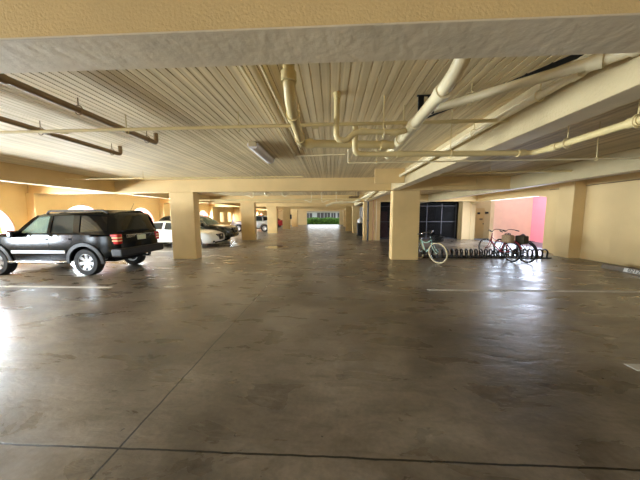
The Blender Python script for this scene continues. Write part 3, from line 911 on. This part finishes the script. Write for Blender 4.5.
# flared wheel-arch mouldings and lower cladding
for xa in (1.35, -1.35):
    ring = arc(xa, .37, .535, -4, 184, 20) + arc(xa, .37, .445, 184, -4, 20)
    c.side('arch_moulding', M['cladding'], ring, off=0.035, th=0.05)
c.side('side_moulding', M['alloy'], [(0.80, .70), (0.80, .62), (-0.80, .62), (-0.80, .70)], off=0.02, th=0.03)
c.side('door_seam', M['void'], [(-0.325, 1.10), (-0.335, 1.10), (-0.335, .47), (-0.325, .47)], off=0.002, th=0.006)
c.side('door_seam', M['void'], [(0.66, 1.08), (0.65, 1.08), (0.70, .47), (0.71, .47)], off=0.002, th=0.006)
c.side('door_seam', M['void'], [(-1.06, 1.10), (-1.07, 1.10), (-0.94, .80), (-0.93, .80)], off=0.002, th=0.006)
c.side('door_handle', M['paint_black'], [(-0.14, 1.03), (-0.14, .985), (-0.29, .985), (-0.29, 1.03)], off=0.04, th=0.03)
c.side('door_handle', M['paint_black'], [(-0.82, 1.03), (-0.82, .985), (-0.97, .985), (-0.97, 1.03)], off=0.04, th=0.03)
for sg in (-1, 1):
    MB().tube(fillet([(0.98, sg * .80, .40), (0.92, sg * 0.93, .39), (-0.80, sg * 0.93, .39), (-0.86, sg * .80, .40)], .05), 0.035, 10).build('running_board', M['chrome'], rt_, smooth=50)
    rail = MB().tube(fillet([(-0.08, sg * .66, 1.69), (-0.15, sg * .66, 1.765), (-1.80, sg * .66, 1.775), (-1.90, sg * .66, 1.70)], .06), 0.028, 8)
    rail.build('roof_rail', M['black'], rt_, smooth=50)
    MB().box(0.50, 0.66, sg * 0.99 - .11, sg * 0.99 + .11, 1.06, 1.24).build('wing_mirror', M['paint_black'], rt_, bevel=0.04, segs=3)
    MB().tube([(0.58, sg * .85, 1.14), (0.58, sg * .95, 1.14)], 0.03, 8).build('mirror_arm', M['black'], rt_)
    # tail light: red with pale amber bands, wrapping the rear corner
    a, b = sorted((sg * .66, sg * .825))
    tl = MB().box(-2.275, -2.05, a, b, .86, 1.13).build('tail_light', M['red_lens'], rt_, bevel=0.02, segs=3)
    a2, b2 = sorted((sg * .68, sg * .832))
    MB().box(-2.284, -2.10, a2, b2, .93, .97).build('reversing_lens', M['amber_lens'], tl, bevel=0.01)
    MB().box(-2.284, -2.10, a2, b2, 1.01, 1.05).build('indicator_lens', M['amber_lens'], tl, bevel=0.01)
    # headlight
    MB().lathe([(0, .0), (.085, .0), (.09, -.05), (0, -.05)], 24, Matrix.Translation((2.17, sg * .62, .90)) @ Matrix.Rotation(R(90), 4, 'Y'), closed=False).build('headlight', M['white_lens'], rt_, smooth=40)
# rear bumper, plate, badges, wiper, antenna, luggage bars
MB().box(-2.40, -2.06, -.85, .85, .50, .74).build('rear_bumper', M['black'], rt_, bevel=0.05, segs=3)
MB().box(2.05, 2.29, -.86, .86, .46, .68).build('front_bumper', M['cladding'], rt_, bevel=0.05, segs=3)
MB().box(-2.318, -2.29, -.16, .16, .93, 1.07).build('number_plate', M['plate'], rt_, bevel=0.004)
MB().box(-2.312, -2.29, -.55, .55, 1.085, 1.105).build('tailgate_strip', M['chrome'], rt_, bevel=0.003)
text_mesh('badge_lettering', 'LIBERTY', 0.085, M['chrome'], rt_, (-2.325, .42, 1.045), (R(90), 0, R(-90)), .004)
text_mesh('trim_lettering', 'LIMITED', 0.06, M['chrome'], rt_, (-2.325, -.42, 1.045), (R(90), 0, R(-90)), .004)
MB().tube([(-2.19, .05, 1.24), (-2.165, -.35, 1.34)], 0.008, 6).build('rear_wiper', M['black'], rt_)
MB().tube([(-1.7, -.35, 1.76), (-1.85, -.35, 2.02)], 0.006, 6).build('antenna', M['black'], rt_)
for x in (-0.35, -1.65):
    MB().tube([(x, -.66, 1.775), (x, .66, 1.775)], 0.018, 8).build('roof_bar', M['black'], rt_, smooth=50)
MB().tube([(-2.15, -.5, .36), (-1.7, -.5, .38)], 0.035, 10).build('exhaust_pipe', M['steel'], rt_, smooth=50)
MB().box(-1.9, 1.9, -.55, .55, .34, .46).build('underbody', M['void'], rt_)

SEDAN = dict(width=1.85, xf=2.40, xr=-2.44, r=0.335, arch=0.40, axf=1.43, axr=-1.40, sill=0.30, belt=0.96, tumble=0.36, tw=0.22,
    rear=[(-2.0, .32), (-2.36, .34), (-2.44, .55), (-2.42, .85), (-2.34, 1.04)],
    belt_line=[(-1.75, 1.06), (-1.0, 1.0), (0.0, .97), (0.95, .95)],
    hood=[(1.08, .965), (1.6, .90), (2.1, .79), (2.30, .70)], front=[(2.40, .55), (2.42, .40), (2.36, .22), (1.95, .20)],
    cabin=[(-1.85, 1.04), (-1.0, 1.0), (0.0, .96), (1.10, .95), (0.80, 1.13), (0.32, 1.37), (0.10, 1.42), (-0.35, 1.45), (-0.85, 1.43), (-1.15, 1.38)],
    roof=[(0.32, 1.37), (0.10, 1.42), (-0.35, 1.45), (-0.85, 1.43), (-1.15, 1.38)],
    windows=[[(0.85, 1.0), (0.80, 1.05), (0.20, 1.35), (-0.22, 1.37), (-0.24, 1.0)], [(-0.36, 1.01), (-0.34, 1.37), (-0.85, 1.355), (-1.15, 1.26), (-1.35, 1.10), (-1.28, 1.05)]],
    glass=['tint', 'tint'], rear_glass='tint', ws=((1.10, .96), (0.33, 1.37)), rw=((-1.80, 1.06), (-1.15, 1.38)), seats=[0.0, -0.85])
c = Car('white saloon car half hidden behind the first yellow column', 'car', 'sedan', (-8.33, 12.78, 0), 0, M['paint_white'], dict(SEDAN, scale=0.94))
def front_face(c, grille_m, S, zc, dark=True):
    r_ = c.root
    xf = S['xf']
    # V-shaped grille, lamps and intakes
    g = MB().add([(xf + .09, -.36, zc + .17), (xf + .09, .36, zc + .17), (xf + .13, .22, zc - .14), (xf + .13, -.22, zc - .14),
                  (xf - .15, -.36, zc + .17), (xf - .15, .36, zc + .17), (xf - .1, .22, zc - .14), (xf - .1, -.22, zc - .14)],
                 [(0, 3, 2, 1), (4, 5, 6, 7), (0, 1, 5, 4), (1, 2, 6, 5), (2, 3, 7, 6), (3, 0, 4, 7)]).build('grille', grille_m, r_, bevel=0.015)
    MB().tube([(xf + .10, -.38, zc + .17), (xf + .13, -.23, zc - .15), (xf + .13, .23, zc - .15), (xf + .10, .38, zc + .17)], 0.016, 8).build('grille_surround', M['chrome'], g, smooth=50)
    MB().lathe([(0, .012), (.055, .01), (.06, 0), (0, 0)], 20, Matrix.Translation((xf + .12, 0, zc + .06)) @ Matrix.Rotation(R(90), 4, 'Y'), closed=False).build('badge', M['chrome'], g, smooth=40)
    for sg in (-1, 1):
        a, b = sorted((sg * .44, sg * .80))
        MB().add([(xf - .02, sg * .42, zc + .17), (xf - .30, sg * .815, zc + .24), (xf - .28, sg * .83, zc + .14), (xf + .02, sg * .44, zc + .10),
                  (xf - .22, sg * .42, zc + .16), (xf - .42, sg * .75, zc + .22), (xf - .42, sg * .75, zc + .14), (xf - .2, sg * .44, zc + .10)],
                 [(0, 1, 2, 3), (7, 6, 5, 4), (0, 4, 5, 1), (1, 5, 6, 2), (2, 6, 7, 3), (3, 7, 4, 0)]).build('headlight', M['white_lens'], r_, bevel=0.01)
        MB().box(xf - .12, xf + .02, min(sg * .50, sg * .72), max(sg * .50, sg * .72), zc - .28, zc - .16).build('fog_lamp_recess', M['void'], r_, bevel=0.02)
    MB().box(xf - .2, xf + .085, -.55, .55, zc - .32, zc - .24).build('lower_intake', M['void'], r_, bevel=0.02)
def common(c, S, mirror_z, mx, handle_z, hx):
    r_ = c.root
    for sg in (-1, 1):
        MB().box(mx - .07, mx + .07, sg * 0.96 - .08, sg * 0.96 + .08, mirror_z - .06, mirror_z + .08).build('wing_mirror', c.paint, r_, bevel=0.04, segs=3)
        MB().tube([(mx, sg * .82, mirror_z - .02), (mx, sg * .93, mirror_z)], 0.025, 8).build('mirror_arm', M['black'], r_)
        a, b = sorted((sg * .55, sg * .83))
        MB().box(S['xr'] - .015, S['xr'] + .22, a, b, S['belt'] - .18, S['belt'] - .04).build('tail_light', M['red_lens'], r_, bevel=0.02, segs=3)
    for x in hx:
        c.side('door_handle', c.paint, [(x, handle_z), (x, handle_z - .04), (x - .16, handle_z - .04), (x - .16, handle_z)], off=0.03, th=0.03)
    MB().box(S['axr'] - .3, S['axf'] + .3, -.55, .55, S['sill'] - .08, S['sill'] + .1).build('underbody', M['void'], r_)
front_face(c, M['black'], SEDAN, 0.55)
common(c, SEDAN, 1.03, 0.72, .88, (-0.05, -0.98))
c.side('door_seam', M['void'], [(-0.295, .95), (-0.305, .95), (-0.305, .34), (-0.295, .34)], off=0.002, th=0.006)
c.side('window_trim', M['chrome'], [(0.84, .985), (0.84, .97), (-1.35, 1.02), (-1.35, 1.035)], off=0.006, th=0.01)

CROSS = dict(width=1.86, xf=2.30, xr=-2.30, r=0.37, arch=0.45, axf=1.37, axr=-1.33, sill=0.38, belt=1.06, tumble=0.30, tw=0.235,
    rear=[(-1.95, .44), (-2.22, .46), (-2.30, .65), (-2.28, .90), (-2.22, 1.10)],
    belt_line=[(-1.6, 1.10), (-0.6, 1.08), (0.4, 1.06), (0.95, 1.05)],
    hood=[(1.08, 1.10), (1.6, 1.06), (2.05, .97), (2.22, .88)], front=[(2.30, .70), (2.32, .50), (2.24, .32), (1.95, .30)],
    cabin=[(-2.18, 1.08), (-0.6, 1.06), (1.08, 1.06), (0.75, 1.30), (0.35, 1.58), (0.12, 1.64), (-0.5, 1.69), (-1.3, 1.68), (-1.75, 1.62), (-2.0, 1.40)],
    roof=[(0.35, 1.58), (0.12, 1.64), (-0.5, 1.69), (-1.3, 1.68), (-1.75, 1.62)],
    windows=[[(0.85, 1.12), (0.80, 1.17), (0.25, 1.55), (-0.15, 1.58), (-0.18, 1.12)], [(-0.30, 1.12), (-0.28, 1.585), (-1.0, 1.58), (-1.12, 1.13)],
             [(-1.25, 1.15), (-1.15, 1.56), (-1.60, 1.52), (-1.85, 1.22)]],
    glass=['tint', 'tint', 'privacy'], rear_glass='privacy', ws=((1.08, 1.06), (0.36, 1.58)), rw=((-2.18, 1.10), (-1.76, 1.62)), seats=[0.0, -0.9])
c = Car('dark olive crossover parked beside the white saloon, its nose pointing right', 'car', 'crossover', (-8.42, 14.93, 0), 0, M['paint_dark'], CROSS)
front_face(c, M['black'], CROSS, 0.74)
common(c, CROSS, 1.14, 0.72, .96, (-0.02, -0.9))
c = Car('silver crossover showing on both sides of the second left column', 'car', 'crossover', (-8.18, 25.4, 0), PI, M['paint_silver'], CROSS)
front_face(c, M['black'], CROSS, 0.74)
common(c, CROSS, 1.14, 0.72, .96, (-0.02, -0.9))
c = Car('dark red car just visible beyond the third left column', 'car', 'sedan', (-8.85, 33.4, 0), PI, M['paint_red'], SEDAN)
front_face(c, M['black'], SEDAN, 0.55)
common(c, SEDAN, 1.03, 0.72, .88, (-0.05, -0.98))

# ------------------------------------------------------------------ bicycles and rack
def bicycle(label, loc, rz, paint, tyre_m, steer=0.0, lean=0.0, basket=None, rear_basket=None):
    """front wheel towards local +X, ground at z=0; rear hub at x=-0.52, front hub at +0.54"""
    b = thing('bicycle', label, 'bicycle', loc, rz)
    b.rotation_euler = (lean, 0, rz)
    Rw = 0.335
    TX = Matrix.Rotation(R(90), 4, 'X')
    def wheel(parent, x):
        o = MB().tube([(Rw * math.cos(t), 0, Rw * math.sin(t)) for t in [2 * PI * i / 40 for i in range(40)]], 0.024, 8, closed=True).build('wheel', M[tyre_m], parent, smooth=60)
        o.location = (x, 0, Rw + .024)
        MB().tube([((Rw - .03) * math.cos(t), 0, (Rw - .03) * math.sin(t)) for t in [2 * PI * i / 40 for i in range(40)]], 0.012, 6, closed=True).build('rim', M['steel'], o, smooth=60)
        sp = MB()
        for k in range(18):
            a = 2 * PI * k / 18
            sp.tube([(.02 * math.cos(a + .6), .02 * (1 if k % 2 else -1), .02 * math.sin(a + .6)), ((Rw - .04) * math.cos(a), 0, (Rw - .04) * math.sin(a))], 0.0022, 4)
        sp.tube([(0, -.05, 0), (0, .05, 0)], .02, 8)
        sp.build('spokes', M['steel'], o)
        return o
    hz = Rw + .024
    wheel(b, -0.52)
    fr = MB()
    head_t, head_b = (0.31, 0, .86), (0.36, 0, .68)
    bb, seat_t = (-0.08, 0, .30), (-0.26, 0, .74)
    fr.tube([head_t, head_b], .021, 10)
    fr.tube(fillet([(-0.235, 0, .68), (0.1, 0, .66), (0.325, 0, .80)], .3), .017, 10)
    fr.tube(fillet([bb, (0.14, 0, .44), head_b], .3), .020, 10)
    fr.tube([bb, seat_t], .017, 10)
    for s in (-1, 1):
        fr.tube([(-0.10, s * .03, .30), (-0.52, s * .065, hz)], .010, 8)
        fr.tube([(-0.24, s * .02, .68), (-0.52, s * .065, hz)], .009, 8)
    fr.build('frame', M[paint], b, smooth=50)
    st = bpy.data.objects.new('steering_assembly', None)
    # fork, bars and front wheel turn together about the head tube
    fk = MB()
    for s in (-1, 1):
        fk.tube(fillet([(0, s * .045, 0.0), (0.05, s * .06, -.20), (0.19, s * .06, -.33)], .1), .011, 8)
    fk.tube([(0, -.05, 0.0), (0, .05, 0.0)], .018, 8)
    fk.tube([(0, 0, 0), (-0.06, 0, .26)], .016, 8)
    f_o = fk.build('fork', M[paint], b, smooth=50)
    f_o.location = (0.36, 0, .68)
    f_o.rotation_euler = (0, 0, steer)
    w2 = wheel(f_o, 0.19)
    w2.location = (0.185, 0, hz - .68)
    hb = MB()
    hb.tube(fillet([(-.30, -.28, .35), (-.10, -.25, .39), (-.03, -.10, .40), (-.05, 0, .30), (-.03, .10, .40), (-.10, .25, .39), (-.30, .28, .35)], .08), .012, 8)
    hb.build('handlebar', M['black_steel'] if paint != 'mint' else M['steel'], f_o, smooth=50)
    for s in (-1, 1):
        MB().tube([(-.32, s * .284, .347), (-.20, s * .265, .368)], .018, 8).build('grip', M['black'], f_o, smooth=50)
    sd = MB().tube([(-0.27, 0, .72), (-0.30, 0, .84)], .013, 8)
    sd.build('seat_post', M['steel'], b, smooth=50)
    MB().tube([(-.44, 0, .87), (-.38, 0, .885), (-.28, 0, .87), (-.14, 0, .875)], [.06, .09, .055, .025], 12, T=Matrix.Scale(1, 4)).build('saddle', M['black'], b, smooth=60)
    ck = MB().lathe([(.0, .01), (.09, .01), (.09, -.01), (0, -.01)], 24, Matrix.Translation((-.08, -.05, .30)) @ TX, closed=False)
    for s in (-1, 1):
        ck.tube([(-.08, s * .07, .30), (-.08 + s * .15, s * .075, .30 - .06)], .010, 6)
        ck.box(-.08 + s * .15 - .045, -.08 + s * .15 + .045, s * .13 - .05, s * .13 + .05, .22, .245)
    ck.build('crankset', M['black_steel'], b, smooth=50)
    MB().tube([(-.08, -.05, .385), (-.52, -.05, hz + .04), (-.555, -.05, hz), (-.52, -.05, hz - .04), (-.08, -.05, .215)], .007, 5).build('chain', M['black_steel'], b)
    for x, a0, a1, par in ((-0.52, 20, 170, b),):
        MB().tube([(x + (Rw + .05) * math.cos(R(t)), 0, hz + (Rw + .05) * math.sin(R(t))) for t in range(a0, a1, 10)], .02, 6).build('mudguard', M[paint], b, smooth=60)
    def wire_basket(parent, cx, cz, sx, sy, sz, m):
        q = MB()
        for z in (cz, cz + sz * .5, cz + sz):
            q.tube([(cx - sx / 2, -sy / 2, z), (cx + sx / 2, -sy / 2, z), (cx + sx / 2, sy / 2, z), (cx - sx / 2, sy / 2, z)], .007, 5, closed=True)
        for i in range(13):
            u = -1 + 2 * i / 12
            for s in (-1, 1):
                q.tube([(cx + u * sx / 2, s * sy / 2, cz), (cx + u * sx / 2, s * sy / 2, cz + sz)], .006, 4)
                q.tube([(cx + s * sx / 2, u * sy / 2, cz), (cx + s * sx / 2, u * sy / 2, cz + sz)], .006, 4)
        q.box(cx - sx / 2, cx + sx / 2, -sy / 2, sy / 2, cz - .004, cz + .004)
        q.build('basket', M[m], parent)
    if basket: wire_basket(f_o, .17, .06, .26, .34, .22, basket)
    # rear carrier
    q = MB()
    for s in (-1, 0, 1):
        q.tube([(-.30, s * .06, .745), (-.74, s * .06, .745)], .006, 5)
    for s in (-1, 1):
        q.tube([(-.62, s * .06, .745), (-.53, s * .075, hz)], .005, 5)
    q.build('rear_carrier', M['black_steel'], b)
    if rear_basket:
        MB().box(-.66, -.32, .05, .25, .66, .93).build('rear_basket', M[rear_basket], b, bevel=0.04, segs=3)
    return b

bd = math.atan2(-0.98, 0.19)         # the mint bicycle points towards the viewer
bicycle('mint green cruiser bicycle with cream tyres leaning beside the right-hand column', (3.42, 8.56, 0), bd, 'mint', 'cream_rubber', steer=R(20), lean=R(7), basket='black_steel')
bh = math.atan2(0.99, -0.146)
bicycle('maroon bicycle with black tyres standing in the rack before the passage opening', (6.124, 8.945, 0), bh, 'maroon', 'rubber', steer=R(6), lean=R(-3))
bicycle('black bicycle with rear basket standing just right of the maroon one', (6.50, 8.80, 0), bh, 'bike_black', 'rubber', steer=R(-8), lean=R(-3), rear_basket='dark_wicker')
# tan bag on the maroon bicycle's carrier
bg_ = thing('carrier_bag', 'tan woven bag hung beside the rear carrier of the maroon bicycle', 'bag', (6.065, 8.47, 0.66), bh)
MB().box(-.18, .18, -.11, .11, 0.0, .28).build('bag_body', M['wicker'], bg_, bevel=0.07, segs=4)
MB().tube(fillet([(-.1, 0, .26), (-.08, 0, .33), (.08, 0, .33), (.1, 0, .26)], .05), .010, 6).build('bag_handle', M['dark_wicker'], bg_, smooth=50)

rk = thing('bicycle_rack', 'long low black steel coil rack standing across the right bay', 'bicycle rack', (5.82, 9.35, 0))
L_ = 4.68
for y in (-.19, .19):
    MB().tube([(-L_ / 2, y, .022), (L_ / 2, y, .022)], .022, 8).build('base_rail', M['black_steel'], rk, smooth=50)
N_ = 26
first = None
for i in range(N_):
    x = -L_ / 2 + .08 + (L_ - .16) * i / (N_ - 1)
    if first is None:
        path = [(-.09, -.19, .02), (-.08, -.20, .17)] + [(-.08 + .16 * t / 8, -.20 * math.cos(PI * t / 8), .17 + .14 * math.sin(PI * t / 8)) for t in range(1, 8)] + [(.08, .20, .17), (.09, .19, .02)]
        first = MB().tube(path, .028, 8).build('loop', M['black_steel'], rk, smooth=60)
        o = first
    else:
        o = first.copy(); COL.objects.link(o)
    o.location = (x, 0, 0)

# wheel stop with stencilled bay number
ws = thing('wheel_stop', 'low concrete wheel stop with stencilled bay number along the right wall', 'wheel stop', (8.32, 6.66, 0))
MB().add([(-.10, -.92, 0), (.10, -.92, 0), (.06, -.92, .13), (-.06, -.92, .13), (-.10, .92, 0), (.10, .92, 0), (.06, .92, .13), (-.06, .92, .13)],
         [(0, 1, 2, 3), (7, 6, 5, 4), (0, 4, 5, 1), (1, 5, 6, 2), (2, 6, 7, 3), (3, 7, 4, 0)]).build('stop_block', M['concrete'], ws, bevel=0.015)
wp = MB().add([(-.0975, -.90, .018), (-.066, -.90, .122), (-.066, 0.36, .122), (-.0975, 0.36, .018), (-.10, -.90, .016), (-.068, -.90, .122), (-.068, 0.36, .122), (-.10, 0.36, .016)],
              [(0, 1, 2, 3), (7, 6, 5, 4), (0, 4, 5, 1), (1, 5, 6, 2), (2, 6, 7, 3), (3, 7, 4, 0)]).build('number_patch', M['white_line'], ws)
text_mesh('bay_number', '0212', 0.135, M['black'], ws, (-.0885, .13, .068), (R(73), 0, R(-90)), .002)

# ------------------------------------------------------------------ storage cage, lockers, bin
cg = thing('storage_cage', 'dark wire-mesh storage cage behind the bicycles with grey steel frame', 'storage cage', (3.25, 17.05, 0))
CW = 5.4
for i, x in enumerate((0.04, 1.05, 2.1, 3.4, 4.4, CW - .04)):
    MB().box(x - .025, x + .025, -.025, .025, 0, 2.42).build('post', M['grey_steel'], cg)
for z in (0.04, 1.18, 2.26):
    MB().box(0, CW, -.02, .02, z - .022, z + .022).build('rail', M['grey_steel'], cg)
wm = MB()
x = 0.05
while x < CW:
    wm.box(x - .0035, x + .0035, -.003, .003, .04, 2.26)
    x += .09
z = .10
while z < 2.26:
    wm.box(.02, CW - .02, -.003, .003, z - .0035, z + .0035)
    z += .09
wm.build('wire_mesh', M['black_steel'], cg)
MB().box(2.62, 2.66, -.06, .0, 1.0, 1.2).build('latch', M['steel'], cg)
# store room behind the mesh, its lack of light put into near-black surfaces
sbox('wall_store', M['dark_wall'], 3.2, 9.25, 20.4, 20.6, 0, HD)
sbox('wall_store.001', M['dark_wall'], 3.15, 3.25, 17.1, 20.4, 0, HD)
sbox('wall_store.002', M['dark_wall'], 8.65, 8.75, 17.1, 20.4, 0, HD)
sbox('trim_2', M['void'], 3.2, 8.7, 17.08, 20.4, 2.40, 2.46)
def stored(name, lab, cat, b, m, lid=None):
    o = MB().box(*b).build(name, M[m], bevel=0.015)
    tag(o, lab, cat)
    if lid:
        MB().box(b[0] - .01, b[1] + .01, b[2] - .01, b[3] + .01, b[5] - .05, b[5] + .015).build('lid', M[lid], o, bevel=0.008)
    return o
stored('storage_box', 'dark red crate on the floor inside the cage beside its left post', 'box', (3.5, 4.1, 17.5, 18.2, 0, 1.0), 'box_red', 'box_red')
stored('storage_box', 'second dark red carton standing on the crate at the left of the cage', 'box', (3.5, 4.05, 17.5, 18.1, 1.016, 1.9), 'box_red')
stored('storage_box', 'blue-grey tub at floor level in the cage, right of the red crates', 'box', (4.25, 5.0, 17.5, 18.1, 0, .7), 'box_blue', 'box_blue')
stored('storage_box', 'tall cardboard carton standing behind the middle of the wire mesh', 'box', (5.2, 5.75, 17.6, 18.2, 0, 1.3), 'box_tan')
pw = tag(MB().tube(fillet([(5.32, 17.75, 1.315), (5.34, 17.72, 1.75), (5.40, 17.74, 2.1)], .1), [.10, .10, .10, .10, .10, .10, .10, .09, .04][:9], 10).build('rolled_mat', M['white_bag'], smooth=50), 'pale rolled mat upright on the cardboard carton in the cage', 'rolled mat')

lk = thing('locker', 'bank of grey panels between the second and third right-hand columns', 'locker', (2.62, 16.35, 0))
MB().box(0, .5, 0, 5.8, 0, 2.35).build('locker_body', M['locker'], lk)
for i in range(6):
    dd = MB().box(-.025, 0.0, .05 + i * .96, .95 + i * .96, .06, 2.3).build('locker_door', M['locker'], lk, bevel=0.006)
    MB().box(-.045, -.02, .14 + i * .96, .17 + i * .96, 1.05, 1.22).build('handle', M['black'], dd)

bn = thing('wheeled_bin', 'dark grey wheeled bin in front of the grey lockers', 'bin', (2.28, 18.6, 0))
MB().add([(-.22, -.26, .08), (.22, -.26, .08), (.22, .22, .08), (-.22, .22, .08), (-.27, -.33, 1.0), (.27, -.33, 1.0), (.27, .27, 1.0), (-.27, .27, 1.0)],
         [(0, 3, 2, 1), (4, 5, 6, 7), (0, 1, 5, 4), (1, 2, 6, 5), (2, 3, 7, 6), (3, 0, 4, 7)]).build('bin_body', M['cladding'], bn, bevel=0.02)
MB().box(-.29, .29, -.35, .31, 1.0, 1.06).build('lid', M['cladding'], bn, bevel=0.02)
for s in (-1, 1):
    MB().lathe([(0, -.03), (.10, -.03), (.10, .03), (0, .03)], 20, Matrix.Translation((s * .22, .22, .10)) @ Matrix.Rotation(R(90), 4, 'Y'), closed=False).build('wheel', M['black'], bn, smooth=40)
wb = MB().lathe([(0, 0), (.17, .0), (.22, .10), (.20, .26), (.09, .36), (.05, .42), (0, .43)], 18, Matrix.Translation((2.26, 18.55, 1.061)), closed=False).build('rubbish_bag', M['white_bag'], smooth=60)
tag(wb, 'white plastic bag resting on the grey wheeled bin', 'bag')

eb = thing('equipment_box', 'small dark wall box on the right side of the fourth left column', 'box', (-5.06, 29.75, 1.25))
MB().box(0, .18, -.15, .15, 0, .55).build('box_case', M['cladding'], eb, bevel=0.02)
MB().box(.18, .19, -.11, .11, .05, .5).build('box_door', M['black'], eb, bevel=0.005)

# wet patch on the aisle floor
pd_m = mat('wet_patch', (84, 58, 34), 0.06, spec=0.8)
pts = [(-2.9 + (0.62 + .12 * math.sin(3 * t + 1)) * math.cos(t), 12.25 + (0.5 + .08 * math.cos(2 * t)) * math.sin(t)) for t in [2 * PI * i / 28 for i in range(28)]]
o = MB().prism(pts, -.004, 0.002).build('puddle', pd_m)
tag(o, 'small wet brown puddle on the aisle floor right of the second left column', 'puddle')
